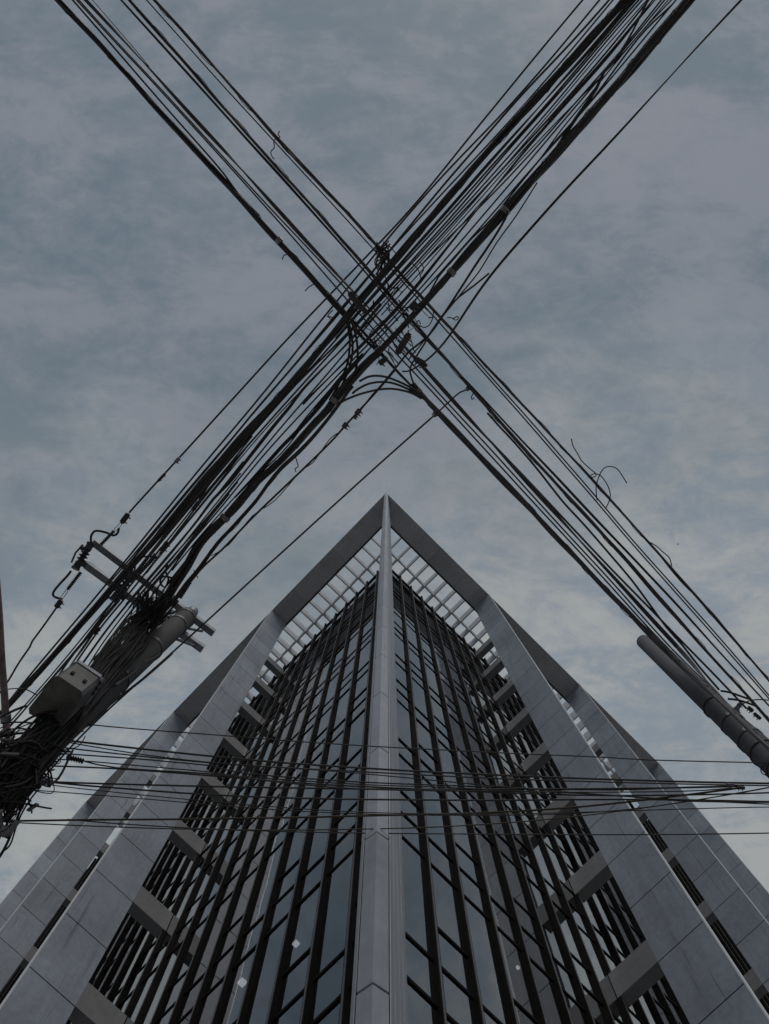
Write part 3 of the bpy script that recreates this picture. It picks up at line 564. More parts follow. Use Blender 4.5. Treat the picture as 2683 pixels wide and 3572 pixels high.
GJ = 'jumper cables bending round below the crossing'
for lab, pts in (
    ('uppermost of the arched jumpers below the crossing', [(1255, 1330), (1276, 1318), (1301, 1311), (1343, 1314), (1391, 1331), (1436, 1354), (1465, 1378)]),
    ('middle one of the arched jumpers below the crossing', [(1230, 1372), (1249, 1357), (1285, 1339), (1331, 1332), (1376, 1338), (1436, 1363), (1468, 1384)]),
    ('lowest and longest of the arched jumpers below the crossing', [(1180, 1412), (1201, 1397), (1255, 1375), (1319, 1359), (1367, 1356), (1406, 1362), (1439, 1372), (1470, 1390)]),
    ('leftmost upright jumper dropping from the far left bundle to the heaviest bundle', [(1204, 1095), (1213, 1135), (1220, 1180), (1219, 1221), (1210, 1275), (1177, 1350), (1150, 1395)]),
    ('second upright jumper from the left dropping to the heaviest bundle', [(1212, 1105), (1228, 1178), (1229, 1235), (1216, 1290), (1192, 1345), (1165, 1392)]),
    ('rightmost upright jumper, bowed outward, dropping to the heaviest bundle', [(1222, 1110), (1240, 1165), (1246, 1200), (1248, 1239), (1243, 1281), (1231, 1318), (1205, 1350)])):
    cable(lab, 10, (9.35, 8.9) if 'upright' in lab else (8.85, 9.35), pts, group=GJ, wob=.02, step=.04)

GC = 'low cables strung across the front of the building'
LOW = [
 ('topmost of the low cables, alone above the others across the building', 6, [(240, 2520), (379, 2534), (542, 2548), (796, 2567), (1029, 2586), (1348, 2606), (1750, 2626), (2070, 2640), (2298, 2652), (2700, 2662)]),
 ('heavy low cable second from the top on the right end', 10, [(206, 2580), (488, 2613), (750, 2640), (850, 2655), (1132, 2670), (1392, 2689), (1750, 2704), (1951, 2714), (2352, 2727), (2700, 2733)]),
 ('low cable sloping down across the others to the right of the corner column', 6, [(190, 2580), (238, 2591), (450, 2626), (542, 2652), (737, 2670), (1000, 2676), (1270, 2692), (1468, 2722), (1750, 2745), (1956, 2762), (2173, 2779), (2433, 2794), (2700, 2806)]),
 ('low cable right under the heavy one, joining it at the right edge', 7, [(200, 2606), (450, 2633), (612, 2655), (748, 2672), (850, 2672), (1132, 2684), (1468, 2702), (1750, 2722), (1962, 2723), (2162, 2728), (2379, 2736), (2700, 2741)]),
 ('low cable that dips mid way and rises into the splice near the right edge', 7, [(190, 2627), (450, 2645), (596, 2658), (742, 2672), (850, 2697), (1246, 2727), (1750, 2747), (1962, 2753), (2162, 2755), (2384, 2746), (2574, 2741)]),
 ('slack low cable curving from the tangle into the splice near the right edge', 6, [(160, 2645), (303, 2655), (461, 2669), (731, 2693), (850, 2710), (1273, 2737), (1527, 2745), (1750, 2757), (1962, 2764), (2384, 2760), (2552, 2749)]),
 ('low cable held by the ribbed dead end insulator beside the tangle', 7, [(296, 2656), (406, 2678), (721, 2699), (850, 2715), (1240, 2751), (1750, 2761), (1962, 2764), (2200, 2780), (2379, 2794), (2700, 2799)]),
 ('low cable leaving the tangle just under the ribbed insulator', 8, [(150, 2672), (179, 2669), (282, 2674), (542, 2685), (715, 2701), (850, 2722), (1273, 2745), (1750, 2765), (1960, 2778), (2157, 2779), (2325, 2776), (2700, 2765)]),
 ('upper cable from the mauve insulator, nearly level across the facade', 9, [(180, 2727), (433, 2737), (694, 2744), (900, 2746), (1273, 2754), (1750, 2753), (2162, 2753), (2400, 2748), (2572, 2743)]),
 ('lower cable from the mauve insulator, sagging across the facade', 9, [(180, 2729), (352, 2747), (542, 2764), (807, 2777), (900, 2783), (1100, 2787), (1446, 2791), (1750, 2794), (2000, 2790), (2157, 2781), (2433, 2792), (2700, 2797)]),
 ('thin low cable below the mauve insulator pair', 5, [(150, 2735), (325, 2760), (542, 2780), (677, 2788), (900, 2812), (1229, 2838), (1500, 2842), (1750, 2841), (2086, 2836), (2195, 2825), (2700, 2815)]),
 ('thin low cable that rises steeply to the right edge splice', 5, [(60, 2752), (244, 2768), (488, 2777), (666, 2802), (850, 2824), (1110, 2834), (1370, 2847), (1750, 2842), (1881, 2840), (2016, 2856), (2173, 2839), (2433, 2792), (2700, 2743)]),
 ('brownish low cable entering at the left edge under the tangle', 10, [(-30, 2866), (0, 2863), (130, 2855), (260, 2861), (471, 2861), (704, 2857), (900, 2855), (1153, 2851), (1235, 2843), (1392, 2841), (1750, 2839), (2016, 2820), (2249, 2793), (2574, 2749)]),
 ('thin low cable entering at the left edge under the brownish one', 6, [(-30, 2864), (0, 2868), (244, 2881), (450, 2886), (666, 2896), (900, 2897), (1164, 2896), (1446, 2890), (1750, 2879), (1875, 2860), (2016, 2854), (2216, 2825), (2433, 2795), (2700, 2744)]),
 ('lowest of the low cables, alone below the others on the right', 6, [(235, 2858), (450, 2880), (666, 2890), (900, 2901), (1164, 2906), (1750, 2910), (2249, 2913), (2700, 2906)]),
]
for j, (lab, w, pts) in enumerate(LOW):
    cable(lab, w * .85, 6.15 + 0.035 * (j % 5), pts, group=GC, mat='ochre' if 'brownish' in lab else 'cable', wob=.12, step=.12)

GS = 'stray wire ends sticking out of the cables'
STRAY = [
 ('kinked wire end hanging between two upper left bundles', HA, [(976, 457), (970, 469), (977, 478), (956, 490), (957, 514), (945, 529), (948, 544), (957, 555)]),
 ('short hooked wire end left of the strap on the far left bundle', HA, [(1000, 888), (990, 891), (985, 905)]),
 ('s curved wire end under the far left bundle', HA, [(1098, 989), (1079, 1000), (1064, 1015)]),
 ('looped wire end left of the far left bundle near the crossing', HA, [(1162, 1081), (1145, 1099), (1151, 1111), (1165, 1120), (1162, 1108), (1146, 1104), (1140, 1103)]),
 ('long upright wire end above the looped ring on the right', HA, [(1993, 1530), (2000, 1557), (2015, 1582), (2030, 1608), (2055, 1632), (2079, 1653), (2076, 1663), (2062, 1664)]),
 ('ring shaped wire loop on the outermost right bundle', HA, [(2052, 1666), (2070, 1653), (2090, 1656), (2105, 1670), (2122, 1698), (2129, 1734), (2113, 1776)]),
 ('big hooked wire end arching right of the outermost right bundle', HA, [(2083, 1745), (2080, 1715), (2082, 1685), (2098, 1645), (2112, 1630), (2127, 1627), (2145, 1631), (2160, 1643), (2187, 1685)]),
 ('loose wire bulging right of the outermost right bundle near the right edge', HA, [(2266, 1891), (2290, 1905), (2311, 1924), (2335, 1946), (2344, 1975)]),
 ('wriggling wire end hanging below the heaviest lower left bundle', 8.8, [(1032, 1596), (1038, 1618), (1040, 1628), (1029, 1636), (1033, 1647)]),
 ('twisted wire tail at the bent messenger wire', 8.75, [(1560, 1107), (1575, 1108), (1590, 1117), (1600, 1108), (1594, 1104), (1580, 1112)]),
 ('drooping wire loop inside the crossing', 8.7, [(1505, 1072), (1512, 1090), (1508, 1115), (1495, 1136), (1478, 1142), (1462, 1134)]),
 ('wire hook beside the clamp on the middle bundle', HA, [(1652, 1370), (1645, 1384), (1647, 1394), (1654, 1387)]),
 ('pair of short wire barbs at the left crossarm bundle', 8.8, [(676, 1988), (684, 2002), (690, 2016)]),
 ('curled wire end at the right edge under the right pole', 6.6, [(2672, 2664), (2656, 2680), (2658, 2697), (2690, 2712)]),
 ('wire dropping in a curl beside the lowest left tangle', 5.2, [(82, 2754), (80, 2790), (60, 2820), (30, 2850), (15, 2830), (30, 2790), (55, 2800), (58, 2840), (40, 2862)]),
 ('bare wire wound round the knot above the crossing', HA, [(1350, 855), (1362, 862), (1378, 880), (1385, 890)]),
 ('curved wire crossing the ribbon inside the upper right run', 8.9, [(1432, 915), (1445, 924), (1458, 940), (1466, 960), (1470, 985)]),
 ('curved wire hooking over the middle ribbon above the crossing', 8.9, [(1465, 914), (1474, 925), (1478, 940), (1468, 957)]),
]
for lab, h, pts in STRAY: cable(lab, 4.5, h, pts, group=GS, mat='wire', wob=0, step=.02, name='stray_wire', cat='wire end')
kn = MB(); rk = random.Random(3)                          # the knot where the right hand bundles meet
for j in range(16):
    c = [(1318 + rk.uniform(-22, 44), 850 + rk.uniform(-12, 30)), (1330 + rk.uniform(-25, 30), 885 + rk.uniform(-12, 12)), (1335 + rk.uniform(-30, 30), 915 + rk.uniform(-12, 12)), (1345 + rk.uniform(-35, 25), 950 + rk.uniform(-12, 12))]
    kn.tube(catmull([at(x, y, HA + .1 + rk.uniform(-.05, .05)) for x, y in c], .03), rk.choice((.005, .007, .009)), 5)
tag(kn.build('wire_knot', M['cable'], loc=at(1335, 905, HA + .1), smooth=True), 'frayed knot of thin wires where the outermost right bundle dips into the crossing', 'wire knot')

kn = MB(); rk = random.Random(21)
for j in range(46):
    a, b_ = rk.uniform(0, 1), rk.uniform(0, 1)
    x0, y0 = 1345 + (a - .5) * 190 + (b_ - .5) * 130, 1085 - (a - .5) * 190 + (b_ - .5) * 170
    dx, dy = rk.choice(((30, 34), (34, -36), (26, 30), (12, 40))); k_ = rk.uniform(.5, 1.6)
    c = [(x0, y0), (x0 + dx * k_ * .5 + rk.uniform(-9, 9), y0 + dy * k_ * .5 + rk.uniform(-9, 9)), (x0 + dx * k_, y0 + dy * k_), (x0 + dx * k_ + rk.uniform(-16, 16), y0 + dy * k_ + rk.uniform(-4, 20))]
    kn.tube(catmull([at(x, y, 9.15 + rk.uniform(-.2, .2)) for x, y in c], .03), rk.choice((.004, .005, .007, .009)), 5)
tag(kn.build('wire_knot', M['wire'], loc=at(1345, 1085, 9.15), smooth=True), 'loose web of short thin wires threaded through the middle of the crossing', 'wire web')
# ------------------------------------------------------------------ clamps and closures on the cables
def closure(label, px, py, h, ang, l, w, mat='brown', lugs=2, name='splice_closure', cat='closure', group=None):
    p = at(px, py, h); a = math.radians(ang); ax = Vector((math.cos(a), math.sin(a), 0)); ay = Vector((-ax.y, ax.x, 0)); d = depth_of(p) / F
    l, w = l * d * .45, w * d * .44; m = MB()
    sec = [(-1, -.55), (-.55, -1), (.55, -1), (1, -.55), (1, .55), (.55, 1), (-.55, 1), (-1, .55)]
    for t0, t1, s in ((-1, -.86, .7), (-.86, .86, 1), (.86, 1, .7)):
        i = len(m.v)
        for t in (t0, t1):
            for u, v in sec: m.v.append(tuple(p + ax * (l * t) + ay * (w * u * s) + Vector((0, 0, w * .8 * v * s))))
        m.f.append(tuple(i + k for k in range(7, -1, -1))); m.f.append(tuple(i + 8 + k for k in range(8)))
        for k in range(8): m.f.append((i + k, i + (k + 1) % 8, i + 8 + (k + 1) % 8, i + 8 + k))
    o = m.build(name, M[mat], loc=p)
    for k in range(lugs):
        b = MB(); q = p + ax * (l * (-.5 + 1.0 * k / max(1, lugs - 1))) + ay * (w * 1.0)
        b.tube([q, q + ay * w * .9], w * .28, 8); c = b.build('bolt', M['strap'], o); c.location = -o.location
    return tag(o, label, cat, group)
for args in (
    ('brown splice box lying across the broad bundle in the crossing', 1240, 1048, 8.75, 52, 78, 24),
    ('small brown clamp below the brown splice box in the crossing', 1269, 1079, 8.72, 52, 40, 20),
    ('long brown closure hanging at the lower edge of the crossing', 1407, 1198, 8.65, -58, 92, 26),
    ('dark clamp cluster at the right of the bent messenger wire', 1466, 1262, 8.6, 30, 44, 24, 'cable'),
    ('stubby dark clamp end right of the clamp cluster', 1482, 1270, 8.6, 45, 26, 12, 'cable'),
    ('dark bolted clamp under the crossing left of the arched jumpers', 1337, 1258, 8.7, -40, 40, 22, 'cable'),
    ('dark clamp block beside the heaviest bundle inside the crossing', 1443, 1067, 8.8, -42, 34, 22, 'cable'),
    ('upper bolted connector on the service wire', 1249, 1437, 8.68, -50, 26, 20, 'cable2'),
    ('middle small connector on the service wire', 1240, 1455, 8.68, -50, 18, 12, 'cable2'),
    ('lower bolted connector on the service wire', 1204, 1484, 8.68, -50, 24, 20, 'cable2'),
    ('small clamp holding the tap wire on the middle bundle', 1636, 1352, HA - .05, 45, 20, 16, 'cable'),
    ('clamp where the lone straight wire meets the right bundle', 1523, 1440, HA - .1, 45, 26, 20, 'cable2'),
    ('small rust brown tag on the middle ribbon high in the upper right run', 1921, 414, 8.85, -45, 18, 14, 'brown'),
    ('orange brown splice on the low cables near the right edge', 2585, 2748, 6.1, 3, 30, 13, 'brown'),
    ('purple grey splice on the low cables left of the orange brown one', 2548, 2738, 6.1, 3, 32, 12, 'insulp'),
    ('sleeve clamp on the lone power wire high above the dead end', 619, 1605, 10.0, -46, 26, 14, 'strap'),
    ('dark sleeve on the lone power wire between the clamp and the dead end', 564, 1665, 10.05, -46, 44, 11, 'brown'),
    ('jagged sleeve on the wires just short of the upper crossarm', 682, 1765, 9.0, -52, 44, 15, 'cable'),
): closure(*args)

# ------------------------------------------------------------------ left pole and its gear
def axis_pole(label, P, dia0, dia1, h_top, mat, lean=(0, 0), cap=True):
    e = empty('utility_pole', (P.x, P.y, 0)); tag(e, label, 'utility pole')
    m = MB(); zt = h_top + EYE
    m.tube([(0, 0, 0), (lean[0] * .5, lean[1] * .5, zt * .5), (lean[0], lean[1], zt)], [dia0 / 2, (dia0 + dia1) / 4, dia1 / 2], 28)
    m.build('shaft', M[mat], e, smooth=False)
    return e
LP = Vector((-2.615, 2.285))
pole = axis_pole('concrete utility pole with double crossarms, hung with cables at the left', LP, .36, .25, 9.85, 'polec')
m = MB(); zt = 9.85 + EYE
m.tube([(0, 0, zt - .02), (0, 0, zt + .30), (0, 0, zt + .36), (0, 0, zt + .39)], [.075, .075, .06, .02], 16); m.build('pole_cap', M['galv'], pole, smooth=True)
for zz in (9.75, 9.35, 8.3, 7.2):
    m = MB(); rr = .25 / 2 + (11.45 - zz - EYE) * .0048 + .008; m.tube([(0, 0, zz + EYE - .03), (0, 0, zz + EYE + .03)], rr, 24); m.build('band', M['trim'], pole)
def arm(x0, y0, x1, y1, h, wd=.085, ht=.085):
    a, c = at(x0, y0, h), at(x1, y1, h); t = (c - a).normalized(); s = Vector((-t.y, t.x, 0)); o = Vector((LP.x, LP.y, 0)); q = (a + c) / 2 - o; L = (c - a).length / 2
    m = MB(); m.obox(q, t * L, s * wd / 2, Vector((0, 0, .006))); m.obox(q + s * (wd / 2 - .005) + Vector((0, 0, ht / 2 + .007)), t * L, s * .005, Vector((0, 0, ht / 2)))
    m.obox(q - s * (wd / 2 - .005) + Vector((0, 0, ht / 2 + .007)), t * L, s * .005, Vector((0, 0, ht / 2)))
    b = m.build('crossarm', M['galv'], pole)
    bb = MB()
    for f_ in (-.92, -.3, .3, .9): bb.tube([q + t * L * f_ + Vector((0, 0, -.02)), q + t * L * f_ + Vector((0, 0, .05))], .014, 8)
    bb.build('bolt', M['strap'], b)
arm(322, 1892, 744, 2212, 10.1); arm(297, 1972, 706, 2268, 9.6)
for (a, c, h0, h1) in (((597, 2180), (705, 2202), 9.45, 10.05), ((606, 2226), (676, 2252), 9.2, 9.55)):
    m = MB(); o = Vector((LP.x, LP.y, 0)); m.tube([at(*a, h0) - o, at(*c, h1) - o], .018, 8); m.build('brace', M['galv'], pole)
# fuse holders between the two arms
def fuse(label, a, c, w):
    p, q = at(*a, 9.75), at(*c, 9.55); t = (q - p); m = MB(); L = t.length; t.normalize(); d = depth_of(p) / F * w / 2
    pts, rad = [], []
    for k in range(25): pts.append(p + t * (L * k / 24)); rad.append(d * (1.0 if k in (0, 1, 23, 24) else (1.15 if k % 3 == 0 else .6) if 6 < k < 18 else .85))
    m.tube(pts, rad, 12); s = Vector((-t.y, t.x, 0)).normalized()
    m.obox(p + t * L * .25 + s * d * 1.2, t * L * .07, s * d * .5, Vector((0, 0, d * .5))); m.obox(p + t * L * .72 - s * d * 1.0, t * L * .09, s * d * .6, Vector((0, 0, d * .6)))
    o = m.build('fuse_cutout', M['insul'], loc=p); tag(o, label, 'fuse cutout', 'fuse cutouts between the crossarms')
    b = MB(); b.tube([p + s * d * 1.5 + t * L * .15, p + s * d * 1.9 + t * L * .5, p + s * d * 1.5 + t * L * .85], d * .22, 6); x = b.build('fuse_tube', M['brown'], o); x.location = -o.location
fuse('black fuse cutout at the outer left ends of the crossarms', (318, 1896), (262, 1985), 30)
fuse('black fuse cutout mid way along the crossarms', (468, 2000), (392, 2096), 34)
fuse('black fuse cutout beside the pole shaft between the crossarms', (560, 2092), (494, 2160), 30)
# insulator strings
def insul(label, a, c, h0, h1, w, n=12, mat='insul', group='insulator strings on the crossarms', tail=None):
    p, q = at(*a, h0), at(*c, h1); t = q - p; m = MB(); d = depth_of(p) / F * w / 2; pts, rad = [], []
    K = n * 4
    for k in range(K + 1): pts.append(p + t * (k / K)); rad.append(d * (1.0 if k % 4 == 2 else .72 if k % 2 == 1 else .45))
    m.tube(pts, rad, 12); o = m.build('insulator', M[mat], loc=p); tag(o, label, 'insulator', group)
    if tail:
        r0 = at(*tail, h1); b = MB(); s = Vector((-(r0 - q).y, (r0 - q).x, 0)).normalized() * d * .55; e = (r0 - q)
        b.tube([q, q + e * .12 + s, q + e * .9 + s, r0], d * .16, 5); b.tube([q, q + e * .12 - s, q + e * .9 - s, r0], d * .16, 5)
        x = b.build('shackle', M['galv'], o); x.location = -o.location
insul('insulator string rising from the upper crossarm tip to the lone power wire clamp', (352, 1900), (398, 1852), 10.15, 10.15, 15, 9, tail=(424, 1826))
insul('ribbed insulator string hanging from the lower crossarm tip', (282, 1996), (236, 2056), 9.6, 9.6, 15, 11, tail=(212, 2092))
insul('ribbed insulator string hanging from the middle of the lower crossarm', (416, 2092), (368, 2148), 9.55, 9.55, 15, 11, tail=(338, 2184))
insul('insulator string rising from the middle of the upper crossarm', (486, 2000), (542, 1940), 9.7, 9.5, 16, 9, tail=(566, 1908))
insul('short insulator right of the thick bundle at the pole head', (628, 2086), (664, 2030), 9.2, 9.1, 15, 8)
insul('ribbed brown dead end insulator beside the tangle on the low cables', (232, 2640), (292, 2656), 6.18, 6.18, 22, 7, mat='brown', group='insulators on the low cables')
insul('mauve grey dead end insulator under the ribbed brown one', (112, 2726), (184, 2727), 6.15, 6.15, 24, 7, mat='insulp', group='insulators on the low cables')
closure('dark dead end clamp on the lone power wire', 436, 1808, 10.15, -52, 46, 20, 'cable', name='dead_end_clamp', cat='clamp')
closure('dark dead end clamp below the lower crossarm tip', 205, 2106, 9.6, -52, 36, 20, 'cable', name='dead_end_clamp', cat='clamp')
closure('dark dead end clamp below the middle of the lower crossarm', 334, 2198, 9.5, -55, 34, 19, 'cable', name='dead_end_clamp', cat='clamp')
closure('dark dead end clamp above the middle of the upper crossarm', 574, 1906, 9.45, -55, 46, 20, 'cable', name='dead_end_clamp', cat='clamp')
GP = 'wires around the left pole'
for lab, w, h, pts in (
    ('power wire leaving the lower crossarm tip clamp down to the left edge', 8, (9.6, 9.0), [(204, 2110), (150, 2186), (112, 2238), (105, 2255), (66, 2312), (24, 2382), (-20, 2440)]),
    ('bowed jumper over the upper crossarm tip', 10, 10.2, [(318, 1895), (317, 1872), (328, 1854), (345, 1852), (372, 1858), (396, 1868), (410, 1860), (415, 1842)]),
    ('bowed jumper round the lower crossarm tip insulator', 10, 9.65, [(248, 1992), (234, 2010), (206, 2040), (186, 2066), (188, 2080), (202, 2086), (216, 2090)]),
    ('wire from the clamp below the lower crossarm to the transformer top', 6, (9.5, 7.2), [(330, 2204), (300, 2250), (262, 2300), (235, 2340)]),
    ('short jumper over the middle clamp of the upper crossarm', 8, 9.5, [(470, 1990), (475, 1960), (500, 1942), (530, 1942), (552, 1944), (562, 1925)]),
    ('thick riser cable running down the pole face', 12, (9.4, 6.6), [(575, 2140), (570, 2190), (545, 2250), (500, 2310), (462, 2350), (430, 2372), (400, 2392)]),
    ('curled riser cable right of the pole shaft', 11, (8.6, 6.2), [(600, 2280), (520, 2352), (460, 2400), (420, 2430), (398, 2440), (380, 2452), (352, 2490), (330, 2530), (296, 2548), (272, 2535)]),
    ('looped cable at the pole crossing below the thick bundle', 9, 8.9, [(585, 1970), (578, 1995), (588, 2020), (575, 2050), (558, 2030), (570, 2010), (600, 2016)]),
    ('drop wire hanging from the pole head to the building side', 5, (9.2, 7.0), [(588, 2236), (575, 2262), (545, 2290), (500, 2310)]),
    ('slack wire from the transformer to the pole arm at the left edge', 5, (6.6, 6.0), [(130, 2425), (90, 2405), (50, 2402), (20, 2406), (-10, 2414)]),
): cable(lab, w, h, pts, group=GP, wob=.03, step=.05)
rk = random.Random(12)
for j, nm in enumerate(('steepest', 'slackest', 'thickest', 'thinnest')):
    pass
# bundle of wires dropping along the pole towards the tangle
tb = MB()
for j in range(96):
    a = (rk.uniform(470, 630), rk.uniform(2045, 2150)); o_ = rk.uniform(-40, 74); amp = rk.uniform(2, 12); f2 = rk.uniform(0, 6)
    pts = [at(a[0], a[1], rk.uniform(8.5, 8.8))]
    for f_, hh in ((.16, 8.0), (.3, 7.25), (.45, 6.75), (.6, 6.25), (.8, 5.75), (1.0, 5.3), (1.2, 4.95), (1.4, 4.65)):
        bx, by = 555 + (160 - 555) * f_, 2130 + (2610 - 2130) * f_; oo = o_ * (1.15 if f_ > .7 else .9) + amp * math.sin(f_ * 9 + f2)
        pts.append(at(bx - oo * .73 + rk.uniform(-5, 5), by - oo * .68 + rk.uniform(-5, 5), hh + rk.uniform(-.05, .05)))
    tb.tube(catmull(pts, .07), rk.choice((.004, .005, .007, .010, .014)), 5)
tag(tb.build('cable_tangle', M['tangle'], loc=at(400, 2330, 8.0), smooth=True), 'mass of black cables pouring down the left pole past the equipment box', 'cables', kind='stuff')
tg = MB()
for j in range(180):
    c = Vector((LP.x + rk.gauss(.02, .11), LP.y + rk.gauss(-.04, .11), EYE + rk.uniform(4.35, 5.45)))
    tl = Vector((rk.uniform(-.22, .22), rk.uniform(-.22, .22), 1)).normalized(); u = tl.orthogonal().normalized(); v = tl.cross(u)
    pts = []; a0 = rk.uniform(0, 6.28); R1, R2 = rk.uniform(.05, .2), rk.uniform(.04, .16); tlen = rk.uniform(.5, 1.1); sp = rk.uniform(1.5, 5.5)
    for k in range(26): t = k / 25; pts.append(c + (u * math.cos(a0 + sp * t) * R1 + v * math.sin(a0 + sp * t) * R2) * (1 - .4 * t) + tl * (t - .5) * tlen)
    tg.tube(catmull(pts, .05), rk.choice((.0035, .0045, .006, .006, .009)), 5)
for j in range(16):                                       # long slack loops hanging clear
    z0 = EYE + rk.uniform(4.7, 5.5); a0 = rk.uniform(-.9, 1.5); out_ = rk.uniform(.16, .27); d = Vector((math.cos(a0), math.sin(a0), 0)); b = Vector((LP.x, LP.y, z0)); sd2 = Vector((-d.y, d.x, 0)) * rk.uniform(-.16, .16)
    tg.tube(catmull([b, b + d * out_ * .7 + Vector((0, 0, -.05)), b + d * out_ + sd2 + Vector((0, 0, -.26)), b + d * out_ * .8 + sd2 * 2 + Vector((0, 0, -.46)), b + sd2 + Vector((0, 0, -.55))], .04), rk.choice((.003, .004, .006)), 5)
tag(tg.build('cable_tangle', M['tangle'], loc=(LP.x, LP.y, EYE + 5.0), smooth=True), 'dense tangle of coiled black cables along the lower left pole', 'cables', kind='stuff')
gt = MB()
for j in range(26):
    c = Vector((LP.x + rk.uniform(-.3, .3), LP.y + rk.uniform(-.3, .3), EYE + rk.uniform(4.4, 5.3)))
    ax_ = Vector((rk.uniform(-1, 1), rk.uniform(-1, 1), rk.uniform(-1, 1))).normalized(); u = ax_.orthogonal().normalized(); v = ax_.cross(u)
    gt.obox(c, ax_ * rk.uniform(.02, .07), u * rk.uniform(.012, .03), v * .006)
tag(gt.build('cable_tag', M['strap'], loc=(LP.x, LP.y, EYE + 5.2)), 'pale clips and tags scattered through the dense left tangle', 'cable tags', kind='stuff')
# transformer box
def eqbox():
    hb = 5.6; q = [at(x, y, hb) for x, y in ((196, 2352), (295, 2419), (211, 2542), (93, 2482))]
    c = sum(q, Vector()) / 4; e = empty('equipment_box', c); tag(e, 'stained grey metal equipment box clamped high on the left pole', 'equipment box')
    q = [p - c for p in q]; m = MB(); poly = []
    for k in range(4):
        p, a, b = q[k], q[k - 1], q[(k + 1) % 4]
        poly += [tuple((p + (a - p) * .10).xy), tuple((p + (b - p) * .10).xy)]
    m.prism(poly, 0, .345); m.build('body', M['box'], e)
    l = MB(); l.prism([(x * 1.045, y * 1.045) for x, y in poly], 0.345, .39); l.build('lid', M['galv'], e)
    r = MB(); r.prism([(x * 1.02, y * 1.02) for x, y in poly], -.006, .018); r.build('rim', M['box'], e)
    a, b = q[0], q[1]; t = (b - a); nrm = Vector((t.y, -t.x, 0)).normalized(); nrm = nrm if nrm.dot(a) > 0 else -nrm
    for f_ in (.28, .72):
        w = MB(); w.obox(a + t * f_ + nrm * .006 + Vector((0, 0, .15)), t * .05, nrm * .006, Vector((0, 0, .02))); w.build('latch', M['joint'], e)
    for f_ in (.2, .5, .8):
        w = MB(); p = q[1] + (q[2] - q[1]) * f_ * .5 + Vector((0, 0, .34)); w.tube([p, p + Vector((0, 0, .05)), p + Vector((0, 0, .09))], [.02, .028, .012], 10); w.build('bushing', M['insul'], e)
eqbox()
closure('dark bracket box on the pole shaft above the stained equipment box', 372, 2292, 7.3, -48, 84, 62, 'cable', lugs=3, name='bracket_box', cat='bracket')
closure('shiny mauve insulator on the bracket box', 372, 2308, 7.22, 20, 30, 15, 'insulp', lugs=0, name='post_insulator', cat='insulator')
closure('grey cable closure in the upper part of the dense left tangle', 160, 2590, 5.75, 40, 54, 40, 'box', name='cable_closure')
closure('dark flat terminal box in the middle of the dense left tangle', 62, 2672, 5.1, -60, 60, 44, 'galv', name='cable_closure')
closure('small slate terminal box low in the dense left tangle', 18, 2730, 4.9, -50, 52, 34, 'galv', name='cable_closure')
closure('dark junction block at the lower right of the left tangle', 196, 2622, 6.1, -50, 40, 20, 'brown', name='cable_closure')
m = MB(); pts = catmull([at(-70, 1500, 6.4), at(-34, 1800, 6.35), at(-6, 2100, 6.2), at(6, 2300, 6.1), at(16, 2430, 6.0), at(22, 2530, 5.9), at(34, 2590, 5.8), at(60, 2640, 5.65)], .08)
m.tube(pts, .028, 14); po = m.build('pipe_arm', M['rust'], loc=pts[0], smooth=True); tag(po, 'reddish grey metal pipe arm at the left edge above the cable tangle', 'pipe arm')
m = MB(); p = at(20, 2505, 5.92); m.tube([p - Vector((0, .03, 0)), p + Vector((0, .03, 0))], .04, 14); x = m.build('collar', M['galv'], po); x.location = -po.location

# ------------------------------------------------------------------ right pole
p1, p2 = at(2243, 2236, 10.65), at(2628, 2592, 7.24)
ld = (p1 - p2) / (p1.z - p2.z); b0 = p2 - ld * p2.z
e = empty('utility_pole', b0); tag(e, 'slender grey steel pole leaning in at the right edge under the cables', 'utility pole')
m = MB(); zt = p1.z
def rp(z): return ld * z
ks = [0, 2, 4, 6, 8, 10, zt - .02, zt]
m.tube([rp(z) for z in ks], [.2137 - .0097 * z for z in ks[:-1]] + [.075], 26); m.build('shaft', M['poler'], e, smooth=True)
for z in (8.3, 8.9, 9.3):
    m = MB(); m.tube([rp(z - .03), rp(z + .03)], .2137 - .0097 * z + .008, 20); m.build('band', M['trim'], e)
for z in (7.75, 8.6, 9.75):                               # ties holding the riser cables
    m = MB(); m.tube([rp(z), rp(z + .02)], .2137 - .0097 * z + .012, 18); m.build('cable_tie', M['cable'], e)
for lab, x, y, h, ang, l, w, mt in (('reddish bolt block on the left side of the right pole, upper one', 2541, 2528, 7.81, 30, 26, 18, 'brown'), ('reddish bolt block on the left side of the right pole, lower one', 2572, 2556, 7.59, 30, 28, 18, 'brown'),
    ('dark clamp with yellow tip on the right pole bracket', 2618, 2474, 8.25, 40, 24, 16, 'cable'), ('dark dead end clamp lowest on the right pole bracket', 2642, 2498, 8.14, 40, 34, 14, 'cable'),
    ('grey insulator knob on the right pole bracket', 2574, 2468, 8.25, -60, 40, 16, 'insulp'), ('dark bracket bar clamped on the right pole', 2560, 2490, 8.14, -60, 60, 22, 'galv')):
    closure(lab, x, y, h, ang, l, w, mt, name='pole_clamp', cat='clamp')
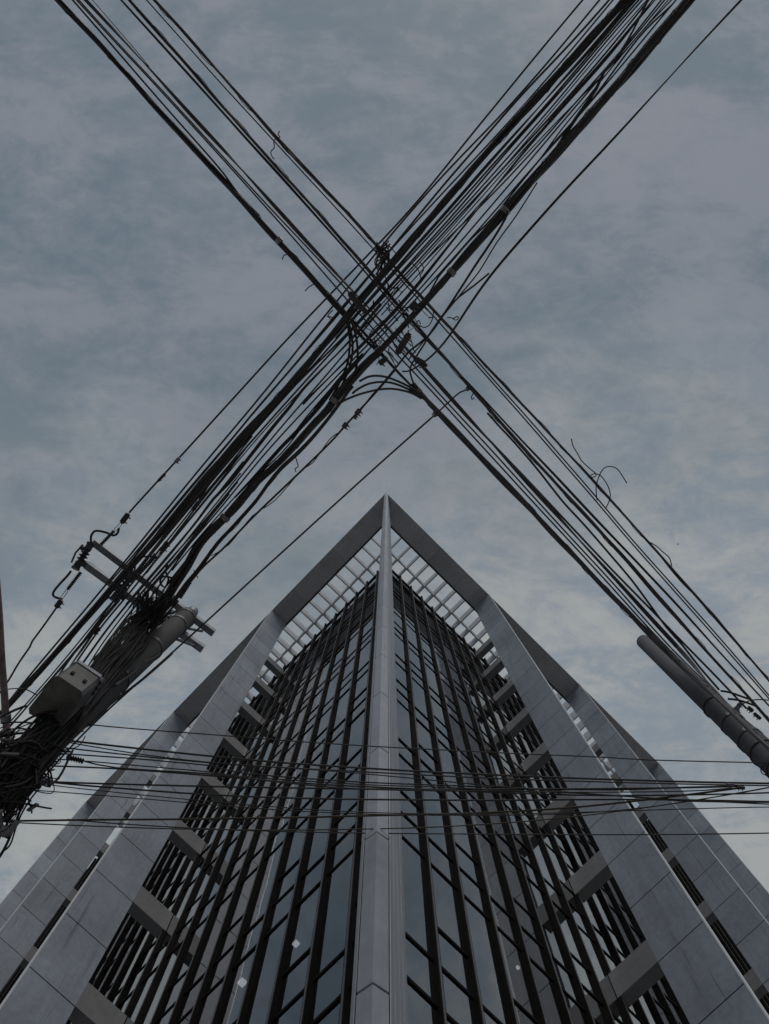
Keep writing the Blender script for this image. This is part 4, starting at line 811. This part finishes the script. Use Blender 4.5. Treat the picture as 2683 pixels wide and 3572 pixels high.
for lab, w, h, pts in (('upper dark bracket cable reaching right from the right pole', 9, 8.57, [(2515, 2410), (2545, 2415), (2600, 2434), (2618, 2440)]), ('lower dark bracket cable reaching right from the right pole', 9, 8.35, [(2540, 2438), (2575, 2442), (2625, 2458), (2643, 2467)]),
    ('thin loop wire rising from the right pole bracket off the right edge', 5, 8.25, [(2583, 2460), (2610, 2446), (2645, 2440), (2700, 2444)]), ('riser cable running down the face of the right pole', 10, (9.25, 6.5), [(2480, 2415), (2545, 2480), (2600, 2545), (2660, 2610), (2720, 2670)]),
    ('second riser cable beside the lower edge of the right pole', 12, (9.05, 6.5), [(2420, 2370), (2500, 2462), (2560, 2530), (2640, 2620), (2710, 2690)])):
    cable(lab, w, h, pts, group='cables on the right pole', wob=.04, step=.05)
# a bird far up
bp = at(2366, 1898, 150.0); m = MB(); X = Vector((1, .4, 0)).normalized(); Y = Vector((-.4, 1, 0)).normalized(); up = Vector((0, 0, 1))
m.tube([bp - X * .16, bp - X * .08, bp + X * .03, bp + X * .10, bp + X * .14, bp + X * .17], [.01, .035, .045, .03, .028, .008], 8)
for s in (-1, 1):
    i = len(m.v); q = [bp + X * .07, bp + Y * s * .14 + X * .07 + up * .05, bp + Y * s * .32 - X * .03 + up * .01, bp + Y * s * .13 - X * .03 + up * .05, bp - X * .04]
    m.v += [tuple(a + up * .012) for a in q] + [tuple(a) for a in q]; m.f += [tuple(i + k for k in range(5)), tuple(i + 5 + k for k in range(4, -1, -1))] + [(i + k, i + 5 + k, i + 5 + (k + 1) % 5, i + (k + 1) % 5) for k in range(5)]
i = len(m.v); m.v += [tuple(bp - X * .12), tuple(bp - X * .25 + Y * .05), tuple(bp - X * .25 - Y * .05), tuple(bp - X * .2 + up * .01)]; m.f += [(i, i + 1, i + 3), (i, i + 3, i + 2), (i, i + 2, i + 1), (i + 1, i + 2, i + 3)]
tag(m.build('bird', M['bird'], loc=bp, smooth=True), 'tiny dark bird flying high right of the outermost right bundle', 'bird')
